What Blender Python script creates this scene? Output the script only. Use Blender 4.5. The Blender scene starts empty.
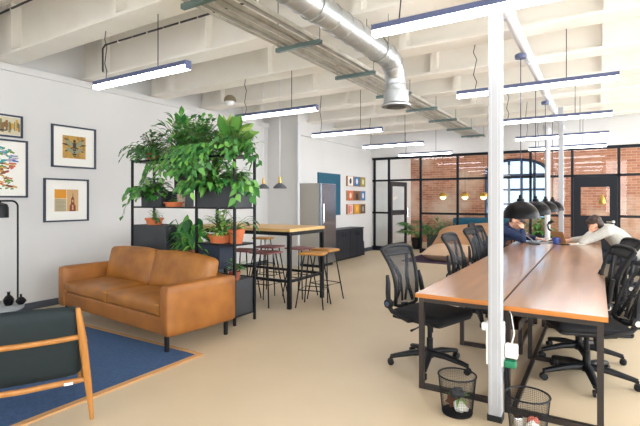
import bpy, math, random
from mathutils import Vector, Matrix, Euler
PI = math.pi
sc = bpy.context.scene
C = sc.collection
rng = random.Random(7)

# ------------------------------------------------------------------ camera
CAM_H, FPX, YAW, HOR = 1.43, 450.0, math.radians(31.6), 200.0
cd = bpy.data.cameras.new('camera'); cam = bpy.data.objects.new('camera', cd); C.objects.link(cam)
cd.sensor_width = 36.0; cd.lens = FPX * 36.0 / 640.0; cd.shift_y = -(213.0 - HOR) / 640.0
cd.clip_start = 0.05; cd.clip_end = 200
cam.location = (0, 0, CAM_H); cam.rotation_euler = (PI / 2, 0, YAW)
sc.camera = cam
cs, sn = math.cos(YAW), math.sin(YAW)
def at(px, py, Y):
    """room point seen at a pixel, on the upright plane at depth Y"""
    u = (px - 320.0) / FPX
    Z = Y / (u * sn + cs)
    return Vector((Z * (u * cs - sn), Y, CAM_H + (HOR - py) * Z / FPX))

# ------------------------------------------------------------------ materials
def lin(c):
    r = []
    for x in c[:3]:
        x /= 255.0
        r.append(x / 12.92 if x <= 0.04045 else ((x + 0.055) / 1.055) ** 2.4)
    return (r[0], r[1], r[2], 1.0)
MATS = {}
def mat(name, col, rough=0.6, metal=0.0, col2=None, scale=6.0, bump=0.0, bscale=60.0, coat=0.0, island=None, spec=0.5, stretch=None, detail=4.0, coat_ior=1.5):
    if name in MATS: return MATS[name]
    m = bpy.data.materials.new(name); m.use_nodes = True
    nt = m.node_tree; N = nt.nodes; L = nt.links
    b = N['Principled BSDF']
    b.inputs['Base Color'].default_value = lin(col)
    b.inputs['Roughness'].default_value = rough
    b.inputs['Metallic'].default_value = metal
    b.inputs['Specular IOR Level'].default_value = spec
    b.inputs['Coat Weight'].default_value = coat
    b.inputs['Coat Roughness'].default_value = 0.12
    tc = N.new('ShaderNodeTexCoord')
    src = tc.outputs['Object']
    if stretch:
        mp = N.new('ShaderNodeMapping'); mp.inputs['Scale'].default_value = stretch
        L.new(src, mp.inputs['Vector']); src = mp.outputs['Vector']
    if col2 is not None or island:
        rp = N.new('ShaderNodeValToRGB')
        if island:
            g = N.new('ShaderNodeNewGeometry'); L.new(g.outputs['Random Per Island'], rp.inputs['Fac'])
            el = rp.color_ramp.elements
            el[0].color = lin(island[0]); el[1].color = lin(island[-1])
            for k, c in enumerate(island[1:-1]):
                e = el.new((k + 1) / (len(island) - 1)); e.color = lin(c)
        else:
            n = N.new('ShaderNodeTexNoise'); n.inputs['Scale'].default_value = scale; n.inputs['Detail'].default_value = detail
            L.new(src, n.inputs['Vector']); L.new(n.outputs['Fac'], rp.inputs['Fac'])
            rp.color_ramp.elements[0].position = 0.3; rp.color_ramp.elements[1].position = 0.7
            rp.color_ramp.elements[0].color = lin(col); rp.color_ramp.elements[1].color = lin(col2)
        L.new(rp.outputs['Color'], b.inputs['Base Color'])
    if bump:
        n2 = N.new('ShaderNodeTexNoise'); n2.inputs['Scale'].default_value = bscale; n2.inputs['Detail'].default_value = 3
        L.new(src, n2.inputs['Vector'])
        bp = N.new('ShaderNodeBump'); bp.inputs['Strength'].default_value = bump; bp.inputs['Distance'].default_value = 0.01
        L.new(n2.outputs['Fac'], bp.inputs['Height']); L.new(bp.outputs['Normal'], b.inputs['Normal'])
    b.inputs['Coat IOR'].default_value = coat_ior
    if coat_ior > 1.5: b.inputs['Coat Roughness'].default_value = 0.17
    MATS[name] = m
    return m
def emit(name, col, strength):
    m = bpy.data.materials.new(name); m.use_nodes = True
    b = m.node_tree.nodes['Principled BSDF']
    b.inputs['Base Color'].default_value = lin(col)
    b.inputs['Emission Color'].default_value = lin(col); b.inputs['Emission Strength'].default_value = strength
    MATS[name] = m; return m
def glass(name, tint, refl):
    m = bpy.data.materials.new(name); m.use_nodes = True
    nt = m.node_tree; N = nt.nodes; L = nt.links; N.clear()
    o = N.new('ShaderNodeOutputMaterial'); mx = N.new('ShaderNodeMixShader')
    t = N.new('ShaderNodeBsdfTransparent'); t.inputs['Color'].default_value = tint
    g = N.new('ShaderNodeBsdfGlossy'); g.inputs['Roughness'].default_value = 0.02
    lw = N.new('ShaderNodeFresnel'); lw.inputs['IOR'].default_value = refl
    ge = N.new('ShaderNodeNewGeometry'); m1 = N.new('ShaderNodeMath'); m1.operation = 'SUBTRACT'; m1.inputs[0].default_value = 1.0; m2 = N.new('ShaderNodeMath'); m2.operation = 'MULTIPLY'
    L.new(ge.outputs['Backfacing'], m1.inputs[1]); L.new(m1.outputs[0], m2.inputs[0]); L.new(lw.outputs['Fac'], m2.inputs[1]); L.new(m2.outputs[0], mx.inputs['Fac']); L.new(t.outputs[0], mx.inputs[1]); L.new(g.outputs[0], mx.inputs[2]); L.new(mx.outputs[0], o.inputs['Surface'])
    MATS[name] = m; return m
def mesh_fabric(name, col, alpha):
    m = mat(name, col, 0.7); nt = m.node_tree
    nt.nodes['Principled BSDF'].inputs['Alpha'].default_value = alpha
    return m
def wood(name, c1, c2, rough=0.4, scale=3.0, axis='x', coat=0.0, spec=0.5, ci=1.5):
    st = {'x': (0.35, 6, 6), 'y': (6, 0.35, 6), 'z': (6, 6, 0.35)}[axis]
    return mat(name, c1, rough, 0, c2, scale, 0.05, 20, coat, None, spec, st, 6, ci)
def bricks(name):
    m = bpy.data.materials.new(name); m.use_nodes = True
    nt = m.node_tree; N = nt.nodes; L = nt.links; b = N['Principled BSDF']; b.inputs['Roughness'].default_value = 0.85
    tc = N.new('ShaderNodeTexCoord'); sp = N.new('ShaderNodeSeparateXYZ'); cb = N.new('ShaderNodeCombineXYZ')
    L.new(tc.outputs['Object'], sp.inputs[0]); L.new(sp.outputs['X'], cb.inputs['X']); L.new(sp.outputs['Z'], cb.inputs['Y'])
    br = N.new('ShaderNodeTexBrick'); br.inputs['Scale'].default_value = 1.0
    br.inputs['Brick Width'].default_value = 0.23; br.inputs['Row Height'].default_value = 0.075; br.inputs['Mortar Size'].default_value = 0.006
    br.inputs['Color1'].default_value = lin((158, 96, 72)); br.inputs['Color2'].default_value = lin((190, 130, 102)); br.inputs['Mortar'].default_value = lin((190, 160, 136))
    L.new(cb.outputs[0], br.inputs['Vector'])
    n = N.new('ShaderNodeTexNoise'); n.inputs['Scale'].default_value = 1.1; n.inputs['Detail'].default_value = 5
    L.new(tc.outputs['Object'], n.inputs['Vector'])
    rp = N.new('ShaderNodeValToRGB'); rp.color_ramp.elements[0].position = 0.5; rp.color_ramp.elements[1].position = 0.72
    L.new(n.outputs['Fac'], rp.inputs['Fac'])
    mx = N.new('ShaderNodeMix'); mx.data_type = 'RGBA'; mx.inputs[7].default_value = lin((206, 178, 158))
    L.new(rp.outputs['Color'], mx.inputs[0]); L.new(br.outputs['Color'], mx.inputs[6]); L.new(mx.outputs[2], b.inputs['Base Color'])
    bp = N.new('ShaderNodeBump'); bp.inputs['Strength'].default_value = 0.4; bp.inputs['Distance'].default_value = 0.01; bp.invert = True
    L.new(br.outputs['Fac'], bp.inputs['Height']); L.new(bp.outputs['Normal'], b.inputs['Normal'])
    MATS[name] = m; return m

M_WALL = mat('wall_paint', (218, 217, 216), 0.85, col2=(213, 212, 211), scale=1.2, bump=0.05, bscale=40)
M_CEIL = mat('ceiling_paint', (246, 242, 234), 0.8, col2=(242, 237, 228), scale=2.0)
M_BEAM = mat('beam_paint', (246, 242, 234), 0.6, col2=(240, 235, 226), scale=2.5, bump=0.12, bscale=14)
M_FLOOR = mat('vinyl_floor', (208, 190, 162), 0.42, col2=(201, 183, 154), scale=1.2, bump=0.03, bscale=90)
M_BRICK = bricks('old_brick')
M_NAVY = mat('navy_metal', (84, 92, 126), 0.45)
M_LED = emit('led_diffuser', (250, 249, 255), 13.0)
M_BLACK = mat('black_metal', (19, 22, 27), 0.5, spec=0.35)
M_DFRAME = mat('partition_black', (18, 23, 32), 0.6, spec=0.3)
M_PLAST = mat('black_plastic', (17, 19, 24), 0.5, spec=0.35)
M_SEATF = mat('black_fabric', (16, 18, 23), 0.9, bump=0.1, bscale=300)
M_NET = mesh_fabric('mesh_net', (36, 40, 48), 0.66)
M_GLASS = glass('pane_glass', (0.96, 0.98, 0.98, 1), 1.5)
M_DGLASS = glass('window_glass', (0.36, 0.42, 0.48, 1), 1.3)
M_STEEL = mat('galvanised_steel', (194, 198, 200), 0.36, 0.85, (178, 182, 184), 9)
M_TRAY = mat('tray_steel', (150, 152, 148), 0.45, 0.8, (120, 124, 120), 9)
M_STRUT = mat('strut_steel', (112, 130, 128), 0.45, 0.6)
M_WHITEM = mat('white_metal', (214, 216, 220), 0.4)
M_COL = mat('column_paint', (176, 178, 183), 0.5)
M_WHITEP = mat('white_plastic', (240, 240, 240), 0.35)
M_DESK = wood('desk_wood', (156, 104, 58), (198, 144, 88), 0.3, 1.6, 'y', 1.0, 0.8, 3.3)
M_DESKE = wood('desk_edge', (186, 112, 44), (205, 132, 58), 0.4, 3, 'x')
M_OAK = wood('oak', (214, 170, 110), (226, 188, 130), 0.45, 3, 'x')
M_OAKR = wood('oak_round', (170, 116, 52), (196, 142, 72), 0.4, 3, 'x')
M_CHAIRW = wood('chair_wood', (160, 104, 46), (182, 126, 62), 0.38, 3, 'z')
M_LEATH = mat('tan_leather', (132, 80, 28), 0.45, 0, (170, 112, 46), 4.5, 0.12, 120)
M_LEATHS = mat('tan_leather_side', (134, 80, 30), 0.45, 0, (166, 106, 44), 4.0, 0.12, 120)
M_GREENF = mat('dark_green_fabric', (13, 30, 34), 0.75, 0, (10, 26, 30), 30, 0.1, 200)
M_RUG = mat('blue_rug', (46, 76, 116), 0.95, 0, (62, 92, 134), 45, 0.4, 140, detail=8)
M_RUGE = mat('rug_binding', (196, 150, 100), 0.9)
M_TERRA = mat('terracotta', (188, 96, 52), 0.75, 0, (206, 118, 72), 8)
M_PLANTER = mat('charcoal_planter', (52, 55, 60), 0.6, 0, (62, 65, 70), 5)
M_SOIL = mat('soil', (60, 42, 30), 0.95)
LEAF1 = mat('leaf_deep', (40, 90, 40), 0.42, island=[(34, 92, 46), (64, 132, 58), (112, 172, 70)])
LEAF2 = mat('leaf_mid', (70, 130, 60), 0.42, island=[(40, 108, 54), (84, 150, 66), (132, 184, 88)])
LEAF3 = mat('leaf_lime', (120, 170, 60), 0.42, island=[(78, 140, 56), (136, 182, 80), (182, 204, 112)])
LEAF4 = mat('leaf_dark', (26, 66, 44), 0.45, island=[(30, 78, 46), (54, 112, 60), (86, 140, 74)])
M_STEM = mat('stem_green', (82, 112, 52), 0.6)
M_TEAL = mat('teal_paint', (16, 86, 112), 0.6, 0, (20, 92, 118), 3)
M_FRIDGE = mat('fridge_grey', (176, 172, 164), 0.4, 0.25)
M_FRIDGEF = mat('fridge_steel', (150, 158, 168), 0.22, 0.9)
M_SIDEB = mat('sideboard_black', (24, 31, 42), 0.45)
M_BRASS = mat('brass', (200, 160, 80), 0.3, 1.0)
M_CONE = mat('lamp_grey', (74, 78, 84), 0.5)
M_DOME = mat('glossy_black', (17, 17, 19), 0.3, spec=0.15)
M_DOMEIN = mat('dome_inside', (210, 205, 190), 0.6)
M_PURP = mat('plum_seat', (140, 86, 88), 0.55)
M_BEAN = mat('tan_canvas', (196, 150, 112), 0.85, 0, (184, 136, 98), 4, 0.2, 30)
M_BEANL = mat('pale_canvas', (222, 190, 160), 0.85, 0, (212, 178, 148), 4, 0.2, 30)
M_PRUG = mat('plum_rug', (72, 44, 70), 0.95, 0, (58, 36, 58), 8)
M_SKIN = mat('skin', (222, 168, 140), 0.5)
M_HAIR = mat('dark_hair', (56, 42, 36), 0.6, 0, (76, 58, 50), 40, 0.4, 90, stretch=(1, 1, 3))
M_NAVYC = mat('navy_jacket', (26, 44, 82), 0.8, 0, (20, 36, 70), 12, 0.3, 20)
M_GREYC = mat('grey_sweater', (196, 194, 188), 0.9, 0, (182, 180, 174), 20, 0.35, 60)
M_DENIM = mat('dark_trousers', (40, 46, 60), 0.85)
M_PAPER = mat('paper', (240, 238, 232), 0.7)
M_CHROME = mat('chrome', (220, 222, 226), 0.12, 1.0)
M_CARD = mat('card_brown', (176, 128, 84), 0.7)
M_BLUEO = mat('blue_plastic', (52, 78, 150), 0.4)
M_RED = mat('red_plastic', (186, 54, 48), 0.5)
M_GREENP = mat('green_plastic', (24, 120, 84), 0.45)

# ------------------------------------------------------------------ mesh builder
class MB:
    def __init__(s): s.v = []; s.f = []; s.mi = []; s.cur = 0; s.M = Matrix.Identity(4)
    def add(s, vs, fs):
        n = len(s.v); s.v += [s.M @ Vector(v) for v in vs]
        for f in fs: s.f.append([i + n for i in f]); s.mi.append(s.cur)
    def mat(s, k): s.cur = k; return s
    def box(s, c, d, rz=0.0, R=None, taper=1.0):
        R = R or Matrix.Rotation(rz, 3, 'Z'); c = Vector(c); vs = []
        for z in (-1, 1):
            k = taper if z > 0 else 1.0
            for x, y in ((-1, -1), (1, -1), (1, 1), (-1, 1)):
                vs.append(c + R @ Vector((x * d[0] / 2 * k, y * d[1] / 2 * k, z * d[2] / 2)))
        s.add(vs, [(3, 2, 1, 0), (4, 5, 6, 7), (0, 1, 5, 4), (1, 2, 6, 5), (2, 3, 7, 6), (3, 0, 4, 7)]); return s
    def span(s, a, b): # box between two corners
        return s.box([(a[i] + b[i]) / 2 for i in range(3)], [abs(b[i] - a[i]) for i in range(3)])
    def tube(s, pts, r, seg=8, closed=False, flat=1.0):
        pts = [Vector(p) for p in pts]; n = len(pts); rs = r if isinstance(r, (list, tuple)) else [r] * n
        vs = []; prev = None
        for i, p in enumerate(pts):
            if closed: t = pts[(i + 1) % n] - pts[i - 1]
            else: t = pts[min(i + 1, n - 1)] - pts[max(i - 1, 0)]
            t.normalize()
            if prev is None:
                a = Vector((0, 0, 1)) if abs(t.z) < 0.9 else Vector((1, 0, 0))
                nx = t.cross(a).normalized()
            else:
                nx = (prev - t * prev.dot(t))
                nx = nx.normalized() if nx.length > 1e-6 else t.orthogonal().normalized()
            prev = nx; ny = t.cross(nx)
            for k in range(seg):
                a = 2 * PI * k / seg
                vs.append(p + nx * math.cos(a) * rs[i] + ny * math.sin(a) * rs[i] * flat)
        fs = []
        for i in range(n if closed else n - 1):
            j = (i + 1) % n
            for k in range(seg):
                k2 = (k + 1) % seg
                fs.append((i * seg + k, i * seg + k2, j * seg + k2, j * seg + k))
        if not closed:
            fs.append(tuple(range(seg - 1, -1, -1))); fs.append(tuple((n - 1) * seg + k for k in range(seg)))
        s.add(vs, fs); return s
    def sq(s, a, b, w, w2=None): # square bar between points
        a, b = Vector(a), Vector(b); t = (b - a); L = t.length; t.normalize()
        up = Vector((0, 0, 1)) if abs(t.z) < 0.95 else Vector((0, 1, 0))
        x = up.cross(t).normalized(); y = t.cross(x)
        R = Matrix((x, y, t)).transposed()
        return s.box((a + b) / 2, (w, w2 or w, L), R=R)
    def lathe(s, prof, c=(0, 0, 0), seg=20, cap0=True, cap1=True, R=None):
        c = Vector(c); vs = []; n = len(prof)
        for r, z in prof:
            for k in range(seg):
                a = 2 * PI * k / seg; p = Vector((r * math.cos(a), r * math.sin(a), z))
                vs.append(c + (R @ p if R else p))
        fs = []
        for i in range(n - 1):
            for k in range(seg):
                k2 = (k + 1) % seg; fs.append((i * seg + k, i * seg + k2, (i + 1) * seg + k2, (i + 1) * seg + k))
        if cap0: fs.append(tuple(range(seg - 1, -1, -1)))
        if cap1: fs.append(tuple((n - 1) * seg + k for k in range(seg)))
        s.add(vs, fs); return s
    def ball(s, c, r, seg=16, R=None):
        r = r if isinstance(r, (list, tuple)) else (r, r, r); c = Vector(c); vs = []; h = seg // 2
        for i in range(1, h):
            th = PI * i / h
            for k in range(seg):
                a = 2 * PI * k / seg
                p = Vector((r[0] * math.sin(th) * math.cos(a), r[1] * math.sin(th) * math.sin(a), r[2] * math.cos(th)))
                vs.append(c + (R @ p if R else p))
        b = len(vs)
        for z in (1, -1):
            p = Vector((0, 0, z * r[2])); vs.append(c + (R @ p if R else p))
        fs = []
        for i in range(h - 2):
            for k in range(seg):
                k2 = (k + 1) % seg; fs.append((i * seg + k, (i + 1) * seg + k, (i + 1) * seg + k2, i * seg + k2))
        for k in range(seg):
            k2 = (k + 1) % seg; fs.append((b, k, k2)); fs.append((b + 1, (h - 2) * seg + k2, (h - 2) * seg + k))
        s.add(vs, fs); return s
    def prism(s, poly, d, frame=None): # polygon in xy, extruded by d along z, frame = Matrix 4x4
        n = len(poly); F = frame or Matrix.Identity(4)
        vs = [F @ Vector((x, y, 0)) for x, y in poly] + [F @ Vector((x, y, d)) for x, y in poly]
        fs = [tuple(range(n - 1, -1, -1)), tuple(range(n, 2 * n))] + [(i, (i + 1) % n, n + (i + 1) % n, n + i) for i in range(n)]
        s.add(vs, fs); return s
    def cushion(s, c, d, rad=0.05, puff=0.02, n=10, R=None, sag=0.0):
        """soft upholstered block: rounded edges, swollen faces"""
        c = Vector(c); R = R or Matrix.Identity(3); hd = [x / 2 for x in d]; vs = []; idx = {}; fs = []
        def pt(p):
            q = [p[i] * hd[i] for i in range(3)]
            inn = [max(-hd[i] + rad, min(hd[i] - rad, q[i])) for i in range(3)]
            dv = Vector([q[i] - inn[i] for i in range(3)])
            if dv.length > 1e-9: dv = dv.normalized() * rad
            w = Vector([inn[i] + dv[i] for i in range(3)])
            for a in range(3):
                o = [b for b in range(3) if b != a]
                w[a] += (w[a] / hd[a]) * puff * (1 - p[o[0]] ** 2) * (1 - p[o[1]] ** 2)
            if sag: w.z -= sag * (1 - p[0] ** 2) * (1 - p[1] ** 2) * (1 if p[2] > 0 else 0)
            return c + R @ w
        def gi(p):
            k = tuple(round(x, 5) for x in p)
            if k not in idx: idx[k] = len(vs); vs.append(pt(p))
            return idx[k]
        g = [-1 + 2 * i / n for i in range(n + 1)]
        # concentrate loops near the edges
        g = [math.copysign(abs(x) ** 0.6, x) if x else 0.0 for x in g]
        for a in range(3):
            b, e = (a + 1) % 3, (a + 2) % 3
            for sd in (-1, 1):
                for i in range(n):
                    for j in range(n):
                        q = []
                        for (ii, jj) in ((i, j), (i + 1, j), (i + 1, j + 1), (i, j + 1)):
                            p = [0, 0, 0]; p[a] = sd; p[b] = g[ii]; p[e] = g[jj]; q.append(gi(p))
                        fs.append(tuple(q if sd > 0 else q[::-1]))
        s.add(vs, fs); return s
    def pillow(s, c, d, R=None, n=14, pinch=0.12):
        c = Vector(c); R = R or Matrix.Identity(3); vs = []; fs = []
        for sd in (1, -1):
            b = len(vs)
            for i in range(n + 1):
                for j in range(n + 1):
                    u, v = -1 + 2 * i / n, -1 + 2 * j / n
                    x = u * (1 - pinch * (1 - v * v) * abs(u)); y = v * (1 - pinch * (1 - u * u) * abs(v))
                    h = ((1 - u ** 4) * (1 - v ** 4)) ** 0.6
                    vs.append(c + R @ Vector((x * d[0] / 2, y * d[1] / 2, sd * h * d[2] / 2)))
            for i in range(n):
                for j in range(n):
                    q = (b + i * (n + 1) + j, b + (i + 1) * (n + 1) + j, b + (i + 1) * (n + 1) + j + 1, b + i * (n + 1) + j + 1)
                    fs.append(q if sd > 0 else q[::-1])
        s.add(vs, fs); return s
    def build(s, name, mats, parent=None, smooth=True, bevel=0.0, ang=35, weld=False):
        me = bpy.data.meshes.new(name); me.from_pydata([tuple(v) for v in s.v], [], s.f)
        mats = mats if isinstance(mats, (list, tuple)) else [mats]
        for m in mats: me.materials.append(m)
        if len(mats) > 1:
            for p, k in zip(me.polygons, s.mi): p.material_index = k
        if smooth:
            me.shade_smooth()
            me.set_sharp_from_angle(angle=math.radians(ang))
        me.update()
        o = bpy.data.objects.new(name, me); C.objects.link(o)
        if parent: o.parent = parent
        if bevel:
            b = o.modifiers.new('bevel', 'BEVEL'); b.width = bevel; b.segments = 2; b.limit_method = 'ANGLE'
        return o
def tag(o, label, cat, group=None, kind=None):
    o['label'] = label; o['category'] = cat
    if group: o['group'] = group
    if kind: o['kind'] = kind
    return o
def thing(name, label, cat, loc=(0, 0, 0), rz=0.0, group=None):
    o = bpy.data.objects.new(name, None); o.empty_display_size = 0.1; C.objects.link(o)
    o.location = loc; o.rotation_euler = (0, 0, rz); return tag(o, label, cat, group)
def struct(o): o['kind'] = 'structure'; return o
def copy_tree(o, parent=None):
    c = o.copy(); C.objects.link(c)
    if parent is not None: c.parent = parent
    for ch in [x for x in o.children]: copy_tree(ch, c)
    return c
def dup(o, loc, rz, label, group=None):
    c = copy_tree(o); c.location = loc; c.rotation_euler = (0, 0, rz); c['label'] = label
    if group: c['group'] = group
    return c
def arcpts(c, r, a0, a1, n, plane='xz'):
    out = []
    for i in range(n + 1):
        a = a0 + (a1 - a0) * i / n; p, q = r * math.cos(a), r * math.sin(a)
        out.append((c[0] + p, c[1], c[2] + q) if plane == 'xz' else ((c[0] + p, c[1] + q, c[2]) if plane == 'xy' else (c[0], c[1] + p, c[2] + q)))
    return out
WORLD, EXPO = 6.5, 0.5
# ------------------------------------------------------------------ the room
XL, XF, YJ, YP, YB, HC, HB = -6.3, -5.48, 8.0, 11.8, 14.9, 3.78, 3.15
XR, YN = 4.2, -3.0
o = struct(MB().span((XL - .4, YN - .3, -.2), (XR + .3, YB + .4, 0)).build('floor', M_FLOOR, smooth=False))
o = struct(MB().span((XL - .4, YN - .3, HC), (XR + .3, YB + .4, HC + .2)).build('ceiling', M_CEIL, smooth=False))
# left wall: plain lower wall, a jog where the kitchen begins, set-back upper wall above a ledge
m = MB()
m.span((XL - .4, YN, 0), (XL, YJ, 3.14)).span((XL - .4, YN, 3.14), (XL - .15, YJ, HC))
m.span((XL - .4, YJ, 0), (XF, YB + .3, HC))
struct(m.build('wall_left', M_WALL, smooth=False))
struct(MB().span((XL, YN, 3.05), (XL + .035, YJ, 3.14)).span((XF, YJ + .02, 2.83), (XF + .04, YP - .05, 2.92)).build('trim_1', M_WALL, smooth=False, bevel=.006))
m = MB().span((XL, YN, 0), (XL + .02, YJ, .09))
struct(m.build('baseboard_left', mat('skirting_dark', (70, 76, 88), .5), smooth=False))
struct(MB().span((XF, YJ + .02, 0), (XF + .02, YP - .05, .1)).build('baseboard_back', MATS['skirting_dark'], smooth=False))
# unseen side and rear walls: piers between window openings, sized to set the daylight
m = MB(); m.span((XR, YN, 0), (XR + .3, YB + .3, .5)).span((XR, YN, 3.4), (XR + .3, YB + .3, HC))
for k in range(7): m.span((XR, YN + k * 2.9, .5), (XR + .3, YN + k * 2.9 + .3, 3.4))
struct(m.build('wall_right', M_WALL, smooth=False))
m = MB(); m.span((XL - .4, YN - .3, 0), (XR + .3, YN, .5)).span((XL - .4, YN - .3, 3.4), (XR + .3, YN, HC))
for k in range(5): m.span((XL - .4 + k * 2.65, YN - .3, .5), (XL - .4 + k * 2.65 + 1.8, YN, 3.4))
struct(m.build('wall_rear', M_WALL, smooth=False))
# brick back wall of the far room with an arched window hole
AX0, AX1, AZ0, AZS, AZT = -3.05, -1.25, .85, 2.35, 2.72
m = MB()
m.span((XF, YB, 0), (AX0, YB + .3, HC)).span((AX1, YB, 0), (XR, YB + .3, HC)).span((AX0, YB, 0), (AX1, YB + .3, AZ0))
def arch(x):
    t = (x - AX0) / (AX1 - AX0) * 2 - 1
    return AZS + (AZT - AZS) * math.sqrt(max(0, 1 - t * t * .98))
NA = 16
for k in range(NA):
    x0 = AX0 + (AX1 - AX0) * k / NA; x1 = AX0 + (AX1 - AX0) * (k + 1) / NA
    m.prism([(x0, arch(x0)), (x1, arch(x1)), (x1, HC), (x0, HC)], .3, Matrix.Translation((0, YB + .3, 0)) @ Matrix.Rotation(PI / 2, 4, 'X'))
struct(m.build('wall_back', M_BRICK, smooth=False))
# arched window
wf = MB()
pts = [(AX0 + .03, YB + .12, AZ0 + .03)] + [(AX0 + .03 + (AX1 - AX0 - .06) * k / 16, YB + .12, arch(AX0 + (AX1 - AX0) * k / 16) - .04) for k in range(17)] + [(AX1 - .03, YB + .12, AZ0 + .03)]
wf.tube(pts, .06, 6, closed=True)
for k in range(1, 5):
    x = AX0 + (AX1 - AX0) * k / 5; wf.sq((x, YB + .12, AZ0), (x, YB + .12, arch(x) - .03), 0.07)
for z in (1.3, 1.75, 2.2): wf.sq((AX0, YB + .12, z), (AX1, YB + .12, z), 0.07)
win = struct(wf.build('window_1', mat('window_iron', (44, 56, 84), .5), smooth=False))
g = MB().prism([(p[0], p[2]) for p in pts], .008, Matrix.Translation((0, YB + .13, 0)) @ Matrix.Rotation(PI / 2, 4, 'X'))
g.build('pane', M_DGLASS, win, smooth=False)

# ------------------------------------------------------------------ ceiling beams (riveted steel, painted)
BY = [.42, 1.57, 2.73, 3.87, 5.03, 6.18, 7.33, 8.48, 9.63, 10.78]
for i, y in enumerate(BY):
    x0 = XL - .15 if y < YJ else XF
    m = MB()
    m.span((x0, y - .14, HB), (XR, y + .14, HB + .03)).span((x0, y - .02, HB + .03), (XR, y + .02, HC - .03)).span((x0, y - .14, HC - .03), (XR, y + .14, HC))
    m.prism([(.02, .0), (.09, .0), (.02, .07)], XR - x0, Matrix.Translation((x0, y, HB + .03)) @ Matrix(((0, 0, 1, 0), (1, 0, 0, 0), (0, 1, 0, 0), (0, 0, 0, 1))))
    x = -5.9
    while x < XR:
        m.span((x - .045, y - .13, HB + .03), (x + .045, y + .13, HC - .03)); x += 2.0
    for k in range(int((XR - x0) / .16)):
        for dy in (-.105, .105):
            m.lathe([(.017, -.008), (.010, -.012)], (x0 + .1 + k * .16, y + dy, HB + .008), 6, False, True)
    struct(m.build('ceiling_beam', M_BEAM, smooth=False))
# ------------------------------------------------------------------ glazed partition
XG = [-5.42, -4.98, -4.06, -3.07, -2.3, -1.35, -.98, -.48, .41, 1.6, 2.8, 4.2]
HT = 2.63
m = MB(); fw = .055
yp = YP
def bar(m, a, b, w=fw): m.sq(a, b, w, w)
bar(m, (XF, yp, HT - .03), (XR, yp, HT - .03), .07)
for x in XG:
    bar(m, (x, yp, 0), (x, yp, HT), fw)
m.span((XF, yp - .06, 0), (-4.98, yp + .06, .12)); m.span((-4.06, yp - .06, 0), (-.48, yp + .06, .12)); m.span((.41, yp - .06, 0), (XR, yp + .06, .12))
bar(m, (XF, yp, 1.98), (XR, yp, 1.98))
bar(m, (XF, yp, 1.07), (-4.98, yp, 1.07)); bar(m, (-4.06, yp, 1.07), (-.48, yp, 1.07)); bar(m, (.41, yp, 1.07), (XR, yp, 1.07))
part = struct(m.build('trim_2', M_DFRAME, smooth=False)); part['label'] = 'black steel framing of the glazed partition'
for i in range(len(XG) - 1):
    a, b = XG[i] + .02, XG[i + 1] - .02
    g = MB().span((a, yp - .004, 2.0), (b, yp + .004, HT - .05)); 
    if i not in (1, 7): g.span((a, yp - .004, 1.09), (b, yp + .004, 1.96)).span((a, yp - .004, .1), (b, yp + .004, 1.05))
    g.build('pane', M_GLASS, part, smooth=False)
m = MB().span((XF, yp - .1, HT), (XR, yp + .1, HC))
struct(m.build('wall_bulkhead', M_WALL, smooth=False))
# closed door on the right: solid frame with one upper light
d = MB(); x0, x1 = -.45, .38
d.span((x0, yp - .025, .02), (x0 + .14, yp + .025, 1.95)).span((x1 - .14, yp - .025, .02), (x1, yp + .025, 1.95))
d.span((x0 + .14, yp - .025, .02), (x1 - .14, yp + .025, 1.08)).span((x0 + .14, yp - .025, 1.72), (x1 - .14, yp + .025, 1.95))
door = struct(d.build('door_1', M_DFRAME, smooth=False))
MB().span((x0 + .13, yp - .004, 1.07), (x1 - .13, yp + .004, 1.73)).build('pane', M_GLASS, door, smooth=False)
h = MB().tube([(x1 - .07, yp - .03, .95), (x1 - .07, yp - .075, .95), (x1 - .2, yp - .075, .95)], .011, 8).lathe([(.03, 0), (.03, .012)], (x1 - .07, yp - .037, .95), 12, R=Matrix.Rotation(PI / 2, 3, 'X'))
h.box((x1 - .07, yp - .03, .86), (.04, .01, .08)); h.build('door_handle', M_CHROME, door)
# open door on the left, swung into the far room
d = MB(); W = .86
d.span((0, -.022, .02), (.08, .022, 1.95)).span((W - .08, -.022, .02), (W, .022, 1.95))
for z0, z1 in ((.02, .2), (1.0, 1.14), (1.82, 1.95)): d.span((.08, -.022, z0), (W - .08, .022, z1))
door = struct(d.build('door_2', mat('door_brown', (46, 36, 34), .45), smooth=False)); door.location = (-4.95, yp + .03, 0); door.rotation_euler = (0, 0, math.radians(80))
MB().span((.08, -.004, .2), (W - .08, .004, 1.82)).build('pane', M_GLASS, door, smooth=False)
MB().tube([(W - .06, -.07, .9), (W - .06, -.07, 1.2)], .012, 8).tube([(W - .06, 0, .93), (W - .06, -.07, .93)], .009).tube([(W - .06, 0, 1.17), (W - .06, -.07, 1.17)], .009).build('door_handle', M_CHROME, door)

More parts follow.
